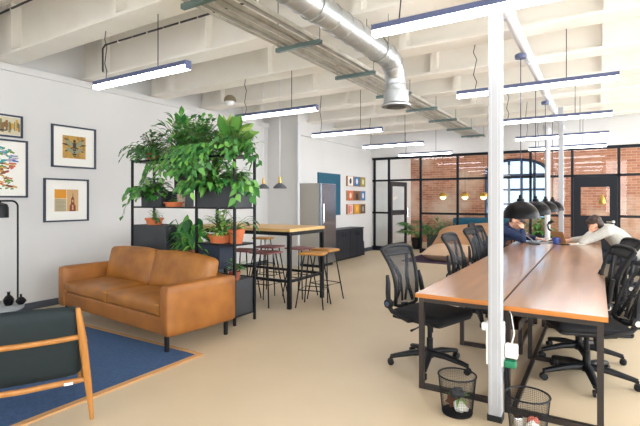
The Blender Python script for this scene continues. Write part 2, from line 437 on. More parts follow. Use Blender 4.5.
# ------------------------------------------------------------------ services under the beams
# round spiral duct with a drop
DX, DZ, DY, DR = -1.75, 2.84, 4.33, .105
m = MB(); pts = [(DX, YN + .05, DZ), (DX, DY - .24, DZ)] + [(DX, DY - .24 + .24 * math.sin(a), DZ - .24 + .24 * math.cos(a)) for a in [PI / 2 * k / 8 for k in range(1, 9)]] + [(DX, DY, 2.5)]
m.tube(pts, DR, 24)
duct = m.build('spiral_duct', M_STEEL); tag(duct, 'round galvanised spiral duct bending down under the ceiling beams', 'duct')
y = YN + .1
while y < DY - .25:
    if y > .4: MB().tube(arcpts((DX, y, DZ), DR + .002, 0, 2 * PI, 23, 'xz')[:-1], .004, 4, closed=True).build('seam_ring', M_STEEL, duct)
    y += .19
for k in (0, 3, 6, 8):
    a = PI / 2 * k / 8; cc = Vector((DX, DY - .24 + .24 * math.sin(a), DZ - .24 + .24 * math.cos(a)))
    R = Matrix.Rotation(-a, 3, 'X')
    MB().tube([cc + R @ Vector((math.cos(t) * (DR + .002), 0, math.sin(t) * (DR + .002))) for t in [2 * PI * j / 24 for j in range(24)]], .004, 4, closed=True).build('seam_ring', M_STEEL, duct)
m = MB().lathe([(.108, .1), (.128, .09), (.128, -.03), (.15, -.05), (.15, -.065), (.1, -.065)], (DX, DY, 2.45), 24, True, True)
m.build('outlet_collar', M_STEEL, duct)
MB().lathe([(.1, 0), (.02, .012)], (DX, DY, 2.377), 24).build('diffuser_disc', mat('vent_dark', (90, 92, 94), .5, .6), duct)
for y in (1.57, 2.73, 3.87):
    m = MB().tube(arcpts((DX, y, DZ), DR + .003, 0, 2 * PI, 24, 'xz')[:-1], .004, 4, closed=True, flat=1.8)
    m.tube([(DX - .11, y, DZ + .02), (DX - .11, y, HB)], .004, 5).tube([(DX + .11, y, DZ + .02), (DX + .11, y, HB)], .004, 5)
    m.build('hanger_strap', M_TRAY, duct)
# white pipe over the desks
m = MB().tube([(-.66, YN + .02, 3.06), (-.66, 11.68, 3.06)], .05, 14)
for y in [1, 3.3, 4.2, 5.7, 7.5, 9]: m.tube([(-.66, y - .04, 3.06), (-.66, y + .04, 3.06)], .062, 14)
pipe = m.build('ceiling_pipe', M_WHITEM); tag(pipe, 'white pipe running under the beams above the desk rows', 'pipe')
# trays and conduits
def rail_run(name, label, cat, x, z, w, kind, y1=11.6):
    m = MB()
    if kind == 'tray':
        m.span((x - w / 2, YN + .02, z), (x + w / 2, y1, z + .004)); m.span((x - w / 2, YN + .02, z), (x - w / 2 + .005, y1, z + .05)); m.span((x + w / 2 - .005, YN + .02, z), (x + w / 2, y1, z + .05))
    else: m.tube([(x, YN + .02, z + w / 2), (x, y1, z + w / 2)], w / 2, 10)
    return tag(m.build(name, M_TRAY2, smooth=kind != 'tray'), label, cat)
M_TRAY2 = mat('tray_painted', (196, 192, 182), .5, .35, (170, 166, 156), 6)
rail_run('conduit', 'thin grey conduit on the wall-side edge of the ceiling cable run', 'conduit', -2.75, 2.983, .025, 'pipe')
rail_run('cable_tray', 'narrowest pale cable tray in the ceiling cable run, next to the thin conduit', 'cable tray', -2.67, 2.983, .045, 'tray')
rail_run('cable_tray', 'widest pale cable tray in the middle of the ceiling cable run', 'cable tray', -2.52, 2.983, .07, 'tray')
rail_run('cable_tray', 'pale cable tray on the duct side of the ceiling cable run', 'cable tray', -2.36, 2.983, .045, 'tray')
for k in range(3): 
    cb = MB().tube([(-2.54 + .02 * k, YN + .05, 2.998), (-2.535 + .02 * k, 4, 2.998), (-2.54 + .02 * k, 11.5, 2.998)], .008, 6)
    tag(cb.build('cable', mat('cable_beige', (200, 190, 170), .6)), ['first', 'second', 'third'][k] + ' beige cable from the wall side in the widest ceiling tray', 'cable', 'beige cables in the ceiling tray')
names = ['nearest', 'second', 'third', 'fourth', 'fifth', 'sixth', 'seventh', 'eighth', 'ninth', 'tenth']
for k in range(8):
    y = 2.47 + 1.23 * k
    m = MB(); m.span((-2.8, y - .02, 2.94), (-2.26, y + .02, 2.944)).span((-2.8, y - .02, 2.944), (-2.26, y - .016, 2.98)).span((-2.8, y + .016, 2.944), (-2.26, y + .02, 2.98))
    t = tag(m.build('hanging_strut', M_STRUT, smooth=False), f'grey-green channel strut carrying the cable trays, {names[k]} along the ceiling run', 'strut', 'channel struts under the cable trays')
    yb = min(BY, key=lambda b: abs(b - y)); 
    zt = HB if abs(yb - y) < .14 else HC - .02
    for x in (-2.78, -2.28): MB().tube([(x, y, 2.95), (x, y, zt)], .005, 5).build('threaded_rod', M_TRAY, t)
    if k == 2: MB().tube([(-2.78, y, 3.03), (-2.78, y, HB)], .009, 6).build('red_sleeve', M_RED, t)
# dark clipped conduits on the beam webs near the left wall
for yb, x0, x1, lab, z in ((2.73, -6.1, -3.9, 'dark dashed conduit on the nearest ceiling beam at upper left', 3.66), (3.87, -5.75, -2.9, 'dark dashed conduit above the long light on the left wall side', 3.56)):
    m = MB(); x = x0
    while x < x1 - .1: m.tube([(x, yb - .15, z), (min(x + .27, x1), yb - .15, z)], .012, 8); x += .3
    if yb > 3: m.tube([(x0, yb - .15, z), (x0 - .06, yb - .15, z - .04), (x0 - .06, yb - .15, 3.2)], .012, 8)
    t = tag(m.build('conduit', mat('conduit_dark', (60, 62, 68), .5)), lab, 'conduit')
    m = MB(); x = x0 + .28
    while x < x1: m.span((x - .015, yb - .155, z - .02), (x + .015, yb - .125, z + .02)); x += .6
    m.build('clip', M_BEAM, t, smooth=False)
# vertical pipe in the corner by the kitchen
tag(MB().tube([(XF + .05, YJ - .06, 0), (XF + .05, YJ - .06, 3.1)], .035, 14).build('corner_pipe', M_WHITEM), 'upright white pipe at the wall corner beside the fridge', 'pipe')
# round ceiling speaker near the shelves
c = at(230, 101, 5.5)
m = MB().lathe([(.05, .09), (.085, .06), (.1, .02), (.1, .0), (.09, -.01), (.07, -.01)], c, 20, True, True)
t = tag(m.build('ceiling_spotlight', mat('bronze', (150, 140, 118), .35, .7)), 'round bronze spotlight high over the plant shelves', 'ceiling light')
MB().tube([c + Vector((0, 0, .03)), Vector((c.x, c.y, 3.14))], .01, 6).build('stem', M_TRAY, t); MB().ball(c + Vector((0, 0, -.02)), (.078, .078, .06), 14).build('bulb', M_WHITEP, t)

# ------------------------------------------------------------------ linear lights
M_FILL = emit('far_room_fill', (255, 252, 246), 24.0)  # glow for the added fill lights of the far room
def make_light(x0, x1, y, z, label, group, led=None):
    t = thing('linear_light', label, 'ceiling light', ((x0 + x1) / 2, y, z), 0, group); L = x1 - x0
    m = MB(); R = Matrix(((0, 0, 1, 0), (1, 0, 0, 0), (0, 1, 0, 0), (0, 0, 0, 1)))
    m.prism([(-.032, .035), (.032, .035), (.032, .075), (-.032, .075)], L, Matrix.Translation((-L / 2, 0, 0)) @ R)
    m.span((-L / 2 - .004, -.034, .0), (-L / 2, .034, .077)); m.span((L / 2, -.034, .0), (L / 2 + .004, .034, .077))
    m.build('housing', M_NAVY, t, smooth=False)
    MB().span((-L / 2, -.03, 0), (L / 2, .03, .036)).build('diffuser', led or M_LED, t, smooth=False)
    for sx, r in ((-.75, 0), (.42, 1)):
        pts = [(sx * L / 2, 0, .075)]; n = 6; top = HB - z + (.0 if min(abs(y - b) for b in BY) < .13 else HC - HB - .005)
        for k in range(1, n + 1): pts.append((sx * L / 2 + ((.02 * math.sin(k * 2.1)) if (r == 0 and k < n) else 0), 0, .075 + (top - .075) * k / n))
        MB().tube(pts, .0045, 6).build('power_cord' if r == 0 else 'suspension_wire', M_PLAST, t)
    return t
ordn = ['nearest', 'second', 'third', 'fourth', 'fifth']
for k, y in enumerate((2.76, 4.9, 6.95, 9.05, 11.2)):
    make_light(-4.43, -3.06, y, 2.58, ['long LED light hanging nearest above the sofa and wall pictures', 'second LED light in the left row, just right of the plant tops', 'third LED light in the left row, above the fridge', 'fourth LED light in the left row, over the nine small canvases', 'fifth LED light in the left row, close before the glass partition'][k], 'linear lights over the lounge side')
for k, y in enumerate((2.9, 5.15, 7.3, 9.45, 11.45)):
    make_light(-1.34, .18, y, 2.58, ['LED light at the top edge of the picture crossing the near white column', 'second LED light in the row above the desks, behind the near white column', 'third LED light in the row above the desks', 'fourth LED light in the row above the desks', 'fifth LED light in the desk row, close before the door in the glass'][k], 'linear lights over the desks')
for k, (xa, xb, y) in enumerate(((-4.9, -3.4, 13.3), (-2.6, -1.1, 13.3), (-.2, 1.3, 13.3))):  # out of view behind the bulkhead, added to brighten the brick room
    make_light(xa, xb, y, 3.2, ['left', 'middle', 'right'][k] + ' added fill light, hidden high in the brick room behind the glass', 'added fill lights of the far room', M_FILL)
# black dome pendants over the desks
def make_dome():
    t = thing('dome_pendant_lamp', '', 'pendant lamp', (0, 0, 0), 0, 'black dome lamps over the desks')
    prof = [(.19 * math.cos(a), .185 * math.sin(a)) for a in [PI / 2 * k / 10 for k in range(10)]] + [(.03, .19)]
    MB().lathe(prof, (0, 0, 0), 28, False, True).build('shade', M_DOME, t)
    MB().lathe([(r * .96, z * .96 + .001) for r, z in prof[:-1]][::-1], (0, 0, 0), 28, False, False).build('shade_lining', M_DOMEIN, t)
    MB().lathe([(.04, .182), (.04, .205), (.022, .215), (.018, .25)], (0, 0, 0), 14).build('lamp_holder', M_DOME, t)
    MB().ball((0, 0, .06), .035, 12).build('bulb', M_WHITEP, t)
    MB().tube([(0, 0, .24), (0, 0, 1.74)], .005, 6).build('cord', mat('cord_navy', (52, 58, 84), .6), t)
    MB().lathe([(.055, 0), (.06, .02), (.06, .04), (.05, .05)], (0, 0, 1.72), 18).build('ceiling_rose', MATS['navy_metal'], t)
    return t
d0 = make_dome(); lbl = ['nearest black dome lamp hanging low over the desks, beside the near column', 'second black dome lamp hanging over the desks', 'third black dome lamp in the row over the desks', 'farthest black dome lamp hanging over the desks']
for k, y in enumerate((5.27, 6.66, 8.0, 9.35)):
    if k == 0: d0.location = (-.70, y, 1.235); d0['label'] = lbl[0]
    else: dup(d0, (-.70, y, 1.235), 0, lbl[k])

# round iron column near the glass
t = thing('iron_column', 'slim white structural column standing near the dark glazed door', 'column', (-.95, 11.35, 0))
MB().lathe([(.058, .12), (.055, 2.9), (.075, 2.95), (.09, 3.13)], seg=18).build('shaft', M_WHITEM, t); MB().lathe([(.1, 0), (.1, .05), (.07, .1), (.07, .12)], seg=18).build('base', M_WHITEM, t)
# ------------------------------------------------------------------ framed pictures on the left wall
def wall_frame(name, label, y0, y1, z0, z1, draw, fw=.022, mats=None, X=XL, depth=.035, group=None):
    """local axes: +x out of the wall, y along it, z up, origin at the picture's centre"""
    yc, zc, W, H = (y0 + y1) / 2, (z0 + z1) / 2, y1 - y0, z1 - z0
    t = thing(name, label, 'picture', (X, yc, zc), 0, group)
    m = MB()
    m.span((.001, -W / 2, -H / 2), (depth, -W / 2 + fw, H / 2)).span((.001, W / 2 - fw, -H / 2), (depth, W / 2, H / 2))
    m.span((.001, -W / 2 + fw, -H / 2), (depth, W / 2 - fw, -H / 2 + fw)).span((.001, -W / 2 + fw, H / 2 - fw), (depth, W / 2 - fw, H / 2))
    m.build('frame', mat('frame_navy', (44, 54, 72), .45), t, smooth=False)
    MB().span((.001, -W / 2 + fw, -H / 2 + fw), (.014, W / 2 - fw, H / 2 - fw)).build('mount_board', M_PAPER, t, smooth=False)
    m = MB(); draw(m, W, H); m.build('print', mats, t, smooth=False)
    return t
def blob(m, y, z, ry, rz, a=0, k=2, n=12, x=.0175):
    ca, sa = math.cos(a), math.sin(a)
    P = [(y + ca * ry * math.cos(q) - sa * rz * math.sin(q), z + sa * ry * math.cos(q) + ca * rz * math.sin(q)) for q in [2 * PI * i / n for i in range(n)]]
    m.mat(k); m.prism(P, .0006, Matrix(((0, 0, 1, x + .0005 * k), (1, 0, 0, 0), (0, 1, 0, 0), (0, 0, 0, 1))))
def insect(m, W, H):
    m.mat(0).span((.014, -W * .26, -H * .27), (.0165, W * .26, H * .27))
    r = random.Random(3)
    for i in range(26): blob(m, r.uniform(-.22, .22) * W, r.uniform(-.24, .24) * H, r.uniform(.01, .04), r.uniform(.006, .02), r.uniform(0, 3), 1, 8, .0165)
    bb = lambda y, z, ry, rz, a=0, k=2: blob(m, 1.25 * y, 1.55 * z, 1.25 * ry, 1.5 * rz, a, k)
    for s in (-1, 1):
        for a, L in ((.55, .075), (.1, .08), (-.5, .07)):
            m.mat(2)
            bb(s * math.cos(a) * L * .95, .012 + math.sin(a) * L, L * .8, .008, s * a if s > 0 else -a, 2)
        bb(s * .05, -.03, .05, .018, s * .55, 3); bb(s * .06, .035, .05, .02, s * .6, 3)
    bb(0, .055, .016, .016, 0, 2); bb(0, .02, .022, .026, 0, 2); bb(0, -.04, .022, .05, 0, 2)
    for k in range(4): bb(0, -.015 - .02 * k, .018 - .002 * k, .003, 0, 3)
INS = [mat('print_gold', (204, 164, 84), .6, 0, (186, 140, 66), 14), mat('print_ochre', (170, 130, 60), .6), mat('print_dark', (62, 58, 44), .6), mat('print_grey', (150, 150, 120), .6)]
wall_frame('framed_picture', 'dark-framed picture of a winged insect on gold, upper one nearest the plants', 3.28, 3.91, 1.88, 2.465, insect, mats=INS)
def tower(m, W, H):
    m.mat(0).span((.014, -W * .27, .04 * H), (.0165, -.01 * W, .25 * H))
    m.mat(1).span((.014, -W * .27, -.26 * H), (.0165, -.01 * W, .035 * H))
    m.mat(2).span((.014, 0, -.26 * H), (.0165, W * .26, .25 * H))
    for k in range(9): m.mat(3).span((.0166, -W * .25, -.24 * H + k * .03 * H), (.017, -W * (.03 + .02 * (k % 3)), -.229 * H + k * .03 * H))
    P = [(.035, -.26 * H), (.125, -.26 * H), (.12, -.12 * H), (.105, -.1 * H), (.1, .04 * H), (.088, .08 * H), (.083, .2 * H), (.077, .08 * H), (.06, .04 * H), (.055, -.1 * H), (.04, -.12 * H)]
    m.mat(4).prism(P, .001, Matrix(((0, 0, 1, .0167), (1, 0, 0, 0), (0, 1, 0, 0), (0, 0, 0, 1))))
    for z in (-.2, -.14, -.02): blob(m, .08, z * H, .012, .02, 0, 2, x=.017)
wall_frame('framed_picture', 'dark-framed picture with orange block and brown tower, lower one left of the sofa plants', 3.18, 3.80, 1.13, 1.725, tower, mats=[mat('print_orange', (222, 150, 40), .6), mat('print_stone', (186, 172, 140), .6), mat('print_sand', (206, 168, 120), .6), mat('print_ink', (150, 138, 112), .6), mat('print_brown', (130, 62, 40), .6)])
DAB = [mat('dab_teal', (60, 150, 150), .6), mat('dab_blue', (60, 110, 180), .6), mat('dab_green', (110, 140, 60), .6), mat('dab_ochre', (206, 160, 84), .6), mat('dab_brown', (120, 76, 50), .6), mat('dab_lilac', (170, 160, 190), .6), mat('dab_red', (196, 90, 70), .6)]
def dabs(m, W, H):
    r = random.Random(11)
    for i in range(260):
        z = r.uniform(-.36, .36); y = r.uniform(-.4, .3) + .05 * math.sin(z * 12)
        k = (r.choice([0, 1, 0, 5, 2]) if z > .1 else r.choice([2, 3, 4, 3, 6, 2]))
        m.mat(k); a = r.uniform(-.5, .6); ry, rz = r.uniform(.018, .05), r.uniform(.008, .016)
        P = [(y * W + math.cos(a) * p - math.sin(a) * q, z * H + math.sin(a) * p + math.cos(a) * q) for p, q in ((-ry, -rz), (ry, -rz * .4), (ry * .9, rz), (-ry * .8, rz * .8))]
        m.prism(P, .0006, Matrix(((0, 0, 1, .0145 + .00002 * i), (1, 0, 0, 0), (0, 1, 0, 0), (0, 0, 0, 1))))
wall_frame('framed_picture', 'large dark-framed print of many coloured dabs on white, cut by the left picture edge', 2.16, 2.98, 1.46, 2.19, dabs, mats=DAB)
def strokes(m, W, H):
    m.mat(0).span((.014, -W * .5 + .03, -H * .5 + .03), (.016, W * .5 - .03, H * .5 - .03))
    r = random.Random(5)
    for i in range(34):
        y = -W * .44 + W * .86 * i / 33
        m.mat(r.choice([1, 1, 2, 3])).span((.016 + .0001 * i, y, r.uniform(-.3, -.05) * H), (.017 + .0001 * i, y + r.uniform(.01, .03), r.uniform(.1, .34) * H))
    m.mat(4).span((.02, -W * .44, -.24 * H), (.021, W * .2, -.18 * H))
wall_frame('framed_picture', 'small wide dark frame with gold and brown strokes, above the print of coloured dabs', 2.3, 2.92, 2.22, 2.5, strokes, mats=[mat('print_cream', (206, 196, 168), .5), mat('stroke_gold', (198, 156, 70), .4), mat('stroke_brown', (128, 92, 52), .5), mat('stroke_olive', (120, 120, 70), .5), mat('stroke_dark', (60, 56, 50), .5)])
# ------------------------------------------------------------------ nine small canvases by the partition
cv = [[('white with a dark oval', (232, 230, 224), (50, 56, 76)), ('mid blue with a pale figure', (52, 110, 160), (214, 224, 228)), ('olive with a light disc', (150, 146, 84), (226, 220, 170))],
      [('orange-red with a pale patch', (206, 104, 72), (236, 214, 190)), ('brown and dark', (112, 84, 62), (58, 48, 44)), ('blue with a pale patch', (60, 116, 170), (220, 220, 214))],
      [('pale pink with a red strip', (226, 190, 176), (196, 84, 72)), ('golden yellow', (220, 160, 50), (234, 184, 84)), ('dark brown with a grey patch', (86, 72, 64), (150, 140, 130))]]
rows = ['top', 'middle', 'bottom']; cols = ['left', 'middle', 'right']
ZR = [(1.79, 2.05), (1.42, 1.67), (1.06, 1.32)]
for i in range(3):
    for j in range(3):
        y = 10.18 + j * .365; nm, c1, c2 = cv[i][j]; z0, z1 = ZR[i]
        t = thing('canvas_picture', f'small wood-edged canvas, {nm}, {rows[i]} row {cols[j]} of the nine', 'picture', (XF, y + .15, (z0 + z1) / 2), 0, 'nine small canvases')
        MB().span((.001, -.15, -.13), (.05, .15, .13)).build('stretcher', mat('canvas_wood', (176, 132, 92), .6), t, smooth=False)
        m = MB(); m.mat(0).span((.05, -.14, -.12), (.053, .14, .12))
        if i == 2 and j == 0: m.mat(1).span((.053, -.12, -.1), (.0535, -.04, .1)).span((.053, .0, -.06), (.0535, .05, .1))
        elif j == 1 and i == 1: m.mat(1).span((.053, -.06, -.1), (.0535, .06, .06))
        else:
            P = [(.06 * math.cos(q), .075 * math.sin(q)) for q in [2 * PI * k / 14 for k in range(14)]]
            m.mat(1).prism(P, .0006, Matrix(((0, 0, 1, .053), (1, 0, 0, 0), (0, 1, 0, 0), (0, 0, 0, 1))))
        m.build('painting', [mat(f'canvas_ground_{i}{j}', c1, .7), mat(f'canvas_mark_{i}{j}', c2, .7)], t, smooth=False)
# teal board
t = tag(MB().span((XF + .001, 8.79, 1.06), (XF + .03, 9.84, 2.07)).build('hanging_board', M_TEAL, smooth=False, bevel=.004), 'plain teal board on the white wall behind the fridge', 'board')

# ------------------------------------------------------------------ fridge and sideboard
t = thing('fridge', 'tall stainless steel fridge against the white kitchen wall', 'fridge', (-5.24, 8.36, 0))
MB().span((-.22, -.32, .06), (.26, .32, 1.785)).build('body', M_FRIDGE, t, smooth=False, bevel=.008)
MB().span((.263, -.32, .08), (.32, .32, 1.785)).build('door', M_FRIDGEF, t, smooth=False, bevel=.01)
MB().span((-.2, -.3, 0), (.25, .3, .06)).build('plinth', M_BLACK, t, smooth=False)
m = MB().tube([(.355, -.27, .95), (.355, -.27, 1.35)], .012, 8)
for z in (.99, 1.31): m.tube([(.315, -.27, z), (.355, -.27, z)], .008, 6)
m.build('handle', M_CHROME, t)
t = thing('sideboard', 'low black sideboard with doors along the white wall past the fridge', 'sideboard', (-5.34, 9.68, 0))
MB().span((-.13, -.72, .05), (.23, .72, .7)).build('body', M_SIDEB, t, smooth=False, bevel=.004)
MB().span((-.13, -.73, .7), (.26, .73, .74)).build('top', M_SIDEB, t, smooth=False, bevel=.004)
MB().span((-.12, -.7, 0), (.2, .7, .05)).build('plinth', M_BLACK, t, smooth=False)
for k in range(4):
    y = -.54 + .36 * k
    d = MB().span((.232, y - .175, .07), (.25, y + .175, .69)).build('door', M_SIDEB, t, smooth=False, bevel=.003)
    MB().tube([(.27, y + (.12 if k % 2 == 0 else -.12), .56), (.27, y + (.12 if k % 2 == 0 else -.12), .64)], .007, 6).tube([(.25, y + (.12 if k % 2 == 0 else -.12), .6), (.27, y + (.12 if k % 2 == 0 else -.12), .6)], .006, 6).build('handle', M_BLACK, d)
m = MB(); m.prism([(-.14, 0), (.14, 0), (.12, .36), (.04, .4), (-.04, .4), (-.12, .36)], .1, Matrix.Translation((-5.3, 10.62, 0)) @ Matrix.Rotation(PI / 2, 4, 'X'))
m.tube(arcpts((-5.3, 10.57, .38), .08, 0, PI, 8, 'xz'), .012, 6)
tag(m.build('tote_bag', M_SIDEB, bevel=.01), 'dark bag standing on the floor at the end of the sideboard', 'bag')

# ------------------------------------------------------------------ bar table and stools
t = thing('bar_table', 'tall oak-topped bar table with black legs behind the plant shelves', 'table', (-4.38, 5.22, 0))
LX, LY = .98, .44
MB().box((0, 0, 1.03), (LX * 2, LY * 2, .04)).build('tabletop', M_OAK, t, smooth=False, bevel=.004)
m = MB()
for s in (-1, 1): m.box((0, s * (LY - .03), .985), (LX * 2 - .04, .04, .05)); m.box((s * (LX - .03), 0, .985), (.04, LY * 2 - .1, .05))
m.build('apron', M_BLACK, t, smooth=False)
for sx in (-1, 1):
    for sy in (-1, 1): MB().span((sx * (LX - .03) - .024, sy * (LY - .03) - .024, 0), (sx * (LX - .03) + .024, sy * (LY - .03) + .024, .97)).build('leg', M_BLACK, t, smooth=False)
m = MB(); 
for s in (-1, 1): m.box((0, s * (LY - .03), .36), (LX * 2 - .1, .035, .035)); m.box((s * (LX - .03), 0, .36), (.035, LY * 2 - .1, .035))
m.build('foot_rail', M_BLACK, t, smooth=False)
def make_stool(seatmat, square):
    t = thing('bar_stool', '', 'stool', (0, 0, 0), 0)
    m = MB()
    if square: m.cushion((0, 0, .715), (.34, .26, .04), .018, .0, 8)
    else: m.cushion((0, 0, .715), (.34, .34, .03), .014, .0, 8, sag=.012)
    m.build('seat', seatmat, t)
    for sx in (-1, 1):
        for sy in (-1, 1): MB().tube([(sx * .1, sy * .09, .7), (sx * .19, sy * .18, .006)], .0095, 8).build('leg', M_BLACK, t)
    q = lambda z: (.1 + .09 * (.7 - z) / .7, .09 + .09 * (.7 - z) / .7)
    m = MB()
    for z in ((.24,) if square else (.3,)):
        a, b = q(z); m.tube([(a, b, z), (-a, b, z), (-a, -b, z), (a, -b, z)], .007, 6, closed=True)
    m.build('footrest', M_BLACK, t)
    return t
s = make_stool(M_OAKR, True); s.location = (-3.24, 5.1, 0); s.rotation_euler = (0, 0, .25); s['group'] = 'bar stools round the tall table'
s['label'] = 'wooden-seated bar stool nearest the camera at the end of the tall table'
dup(s, (-3.33, 5.56, 0), -.15, 'wooden-seated bar stool at the right, behind the nearest wooden stool')
dup(s, (-5.35, 6.65, 0), 0.1, 'wooden-seated bar stool far back near the white wall, past the tall table')
p = make_stool(M_PURP, False); p.location = (-3.86, 4.86, 0); p['group'] = 'bar stools round the tall table'
p['label'] = 'plum-seated bar stool at the near side, closest to the table leg'
dup(p, (-4.3, 4.9, 0), .2, 'plum-seated bar stool at the near side, half behind the shelf post')
dup(p, (-3.76, 5.55, 0), -.1, 'plum-seated bar stool at the far side, right of the near table leg')
dup(p, (-4.28, 5.5, 0), .1, 'plum-seated bar stool at the far side, left of the near table leg')
# grey cone lamps
def make_cone(loc, label):
    t = thing('cone_pendant_lamp', label, 'pendant lamp', loc, 0, 'grey cone lamps by the kitchen')
    MB().lathe([(.1, 0), (.1, .012), (.085, .035), (.035, .075), (.02, .08)], seg=24, cap0=False).build('shade', M_CONE, t)
    MB().lathe([(.02, .078), (.022, .1), (.014, .17), (.008, .175)], seg=12).build('lamp_neck', M_BRASS, t)
    MB().ball((0, 0, .03), .03, 10).build('bulb', M_WHITEP, t)
    MB().tube([(0, 0, .17), (0, 0, HC - loc[2])], .004, 6).build('cord', M_WHITEM, t)
make_cone((-3.95, 5.3, 1.6), 'grey cone lamp with brass neck hanging farther right, toward the fridge')
make_cone((-4.74, 5.9, 1.62), 'grey cone lamp hanging close beside the right end of the plant shelves')

# ------------------------------------------------------------------ shelving unit with planters
SX0, SX1, SXM, SXL, SY0, SY1 = -5.33, -3.5, -4.11, -4.66, 3.84, 4.19
SC, ST = 1.345, 1.955
t = thing('shelving_unit', 'tall open black metal shelving unit full of plants behind the sofa', 'shelves', ((SX0 + SX1) / 2, (SY0 + SY1) / 2, 0))
ox, oy = t.location.x, t.location.y
for x in (SX0, SXM, SX1):
    for y in (SY0, SY1): MB().span((x - ox - .013, y - oy - .013, 0), (x - ox + .013, y - oy + .013, ST + .015)).build('post', M_BLACK, t, smooth=False)
def shelf(x0, x1, z): return MB().span((x0 - ox + .014, SY0 - oy - .012, z - .02), (x1 - ox - .014, SY1 - oy + .012, z)).build('shelf', M_BLACK, t, smooth=False)
shelf(SX0, SXM, SC); shelf(SXM, SX1, SC); shelf(SXM, SX1, .92); shelf(SX0, SXM, .62); shelf(SXM, SX1, .1); shelf(SX0, SXM, .1)
m = MB()
for x in (SX0, SXM, SX1): m.span((x - ox - .01, SY0 - oy, ST - .02), (x - ox + .01, SY1 - oy, ST))
for y in (SY0, SY1): m.span((SX0 - ox, y - oy - .01, ST - .02), (SX1 - ox, y - oy + .01, ST))
m.build('top_rail', M_BLACK, t, smooth=False)
for x0, x1 in ((-5.2, -4.97), (-4.5, -4.3), (-4.05, -3.52)): shelf(x0, x1, ST)
MB().span((SX0 - ox + .02, SY0 - oy, .64), (SXL - ox, SY1 - oy, 1.1)).build('cabinet_box', M_PLANTER, t, smooth=False, bevel=.004)
MB().span((SXM - ox + .02, SY0 - oy + .02, .62), (-3.75 - ox, SY1 - oy - .04, .899)).build('file_box', mat('box_navy', (40, 50, 68), .6), t, smooth=False, bevel=.004)
MB().span((SXM - ox + .02, SY0 - oy - .02, .1), (SX1 - ox - .016, SY1 - oy, .5)).build('cabinet_box', M_PLANTER, t, smooth=False, bevel=.004)

# ------------------------------------------------------------------ plants
def leaf(m, base, d, up, L, W, droop=.3, fold=.15, tip=1.0):
    d = d.normalized(); s = d.cross(up)
    s = s.normalized() if s.length > 1e-4 else Vector((1, 0, 0)); n = s.cross(d)
    ws = (.08, .72, 1.0, .78, .38, .02); vs = []
    for i, w in enumerate(ws):
        q = i / 5.0; c = base + d * (L * q) - Vector((0, 0, 1)) * (droop * L * q * q)
        e = s * (w * W / 2); f = n * (fold * w * W)
        vs += [c - e + f, c, c + e + f]
    fs = []
    for i in range(5):
        a = i * 3; fs += [(a, a + 1, a + 4, a + 3), (a + 1, a + 2, a + 5, a + 4)]
    m.add(vs, fs)
def rdir(r, el0, el1, az0=0, az1=2 * PI):
    a, e = r.uniform(az0, az1), r.uniform(el0, el1)
    return Vector((math.cos(a) * math.cos(e), math.sin(a) * math.cos(e), math.sin(e)))
def bush(lm, sm, c, n, reach, el, L, W, r, droop=.35, squash=.75, az=(0, 2 * PI)):
    c = Vector(c)
    for i in range(n):
        d = rdir(r, el[0], el[1], *az); d.y *= squash
        k = reach * r.uniform(.45, 1.0); mid = c + Vector((d.x * .35, d.y * .35, d.z * .62)) * k; e = c + d * k
        if sm is not None: sm.tube([c + Vector((r.uniform(-.02, .02), r.uniform(-.02, .02), 0)), mid, e], [.004, .0035, .002], 4)
        dd = Vector((d.x, d.y, d.z * .5 - r.uniform(0, .5))).normalized()
        s = r.uniform(.7, 1.15)
        leaf(lm, e, dd, Vector((0, 0, 1)), L * s, W * s, droop * r.uniform(.5, 1.3), .12)
def vine(lm, sm, p, out, length, L, W, r, step=.045, grow=0.0):
    p = Vector(p); v = Vector(out).normalized(); pts = [p.copy()]; k = 0
    n = int(length / step)
    for i in range(n):
        v = (v + Vector((r.uniform(-.25, .25), r.uniform(-.2, .2), -.42 if i > 1 else .0))).normalized()
        p = p + v * step; pts.append(p.copy())
        sd = 1 if i % 2 else -1
        s = v.cross(Vector((0, 0, 1))); s = s.normalized() if s.length > .2 else Vector((r.choice((-1, 1)), r.uniform(-1, 0), 0)).normalized()
        d = (s * sd * r.uniform(.5, 1) + Vector((0, -.35, -.35)) + v * .3)
        q = r.uniform(.75, 1.2)
        leaf(lm, p, d, Vector((r.uniform(-.3, .3), -1, .6)), L * q, W * q, .25, .1)
    sm.tube(pts, .003, 4)
def plant(label, x, y, z, pot, build, lmat, group, name='potted_plant', smat=None, cat='plant'):
    t = thing(name, label, cat, (x, y, z), 0, group)
    if pot: pot(t)
    lm, sm = MB(), MB(); build(lm, sm)
    lm.build('foliage', lmat, t, smooth=True, ang=80)
    if sm.v: sm.build('stems', smat or M_STEM, t)
    return t
def round_pot(r0, r1, h, m=M_TERRA, rim=True):
    def f(t):
        pr = [(r0, 0), (r1, h)]
        if rim: pr = [(r0, 0), (r1 * .95, h * .72), (r1 * 1.06, h * .74), (r1 * 1.06, h), (r1 * .92, h), (r1 * .9, h * .85)]
        o = MB().lathe(pr, seg=20, cap1=False).build('pot', m, t)
        MB().lathe([(r1 * .9, h * .84), (.001, h * .9)], seg=16, cap0=False).build('soil', M_SOIL, t)
    return f
def box_pot(w, d, h, m=M_PLANTER):
    def f(t):
        b = MB()
        b.span((-w / 2, -d / 2, 0), (w / 2, d / 2, .01)); e = .008
        b.span((-w / 2, -d / 2, .01), (w / 2, -d / 2 + e, h)).span((-w / 2, d / 2 - e, .01), (w / 2, d / 2, h)).span((-w / 2, -d / 2 + e, .01), (-w / 2 + e, d / 2 - e, h)).span((w / 2 - e, -d / 2 + e, .01), (w / 2, d / 2 - e, h))
        b.build('pot', m, t, smooth=False)
        MB().span((-w / 2 + e, -d / 2 + e, h - .05), (w / 2 - e, d / 2 - e, h - .03)).build('soil', M_SOIL, t, smooth=False)
    return f
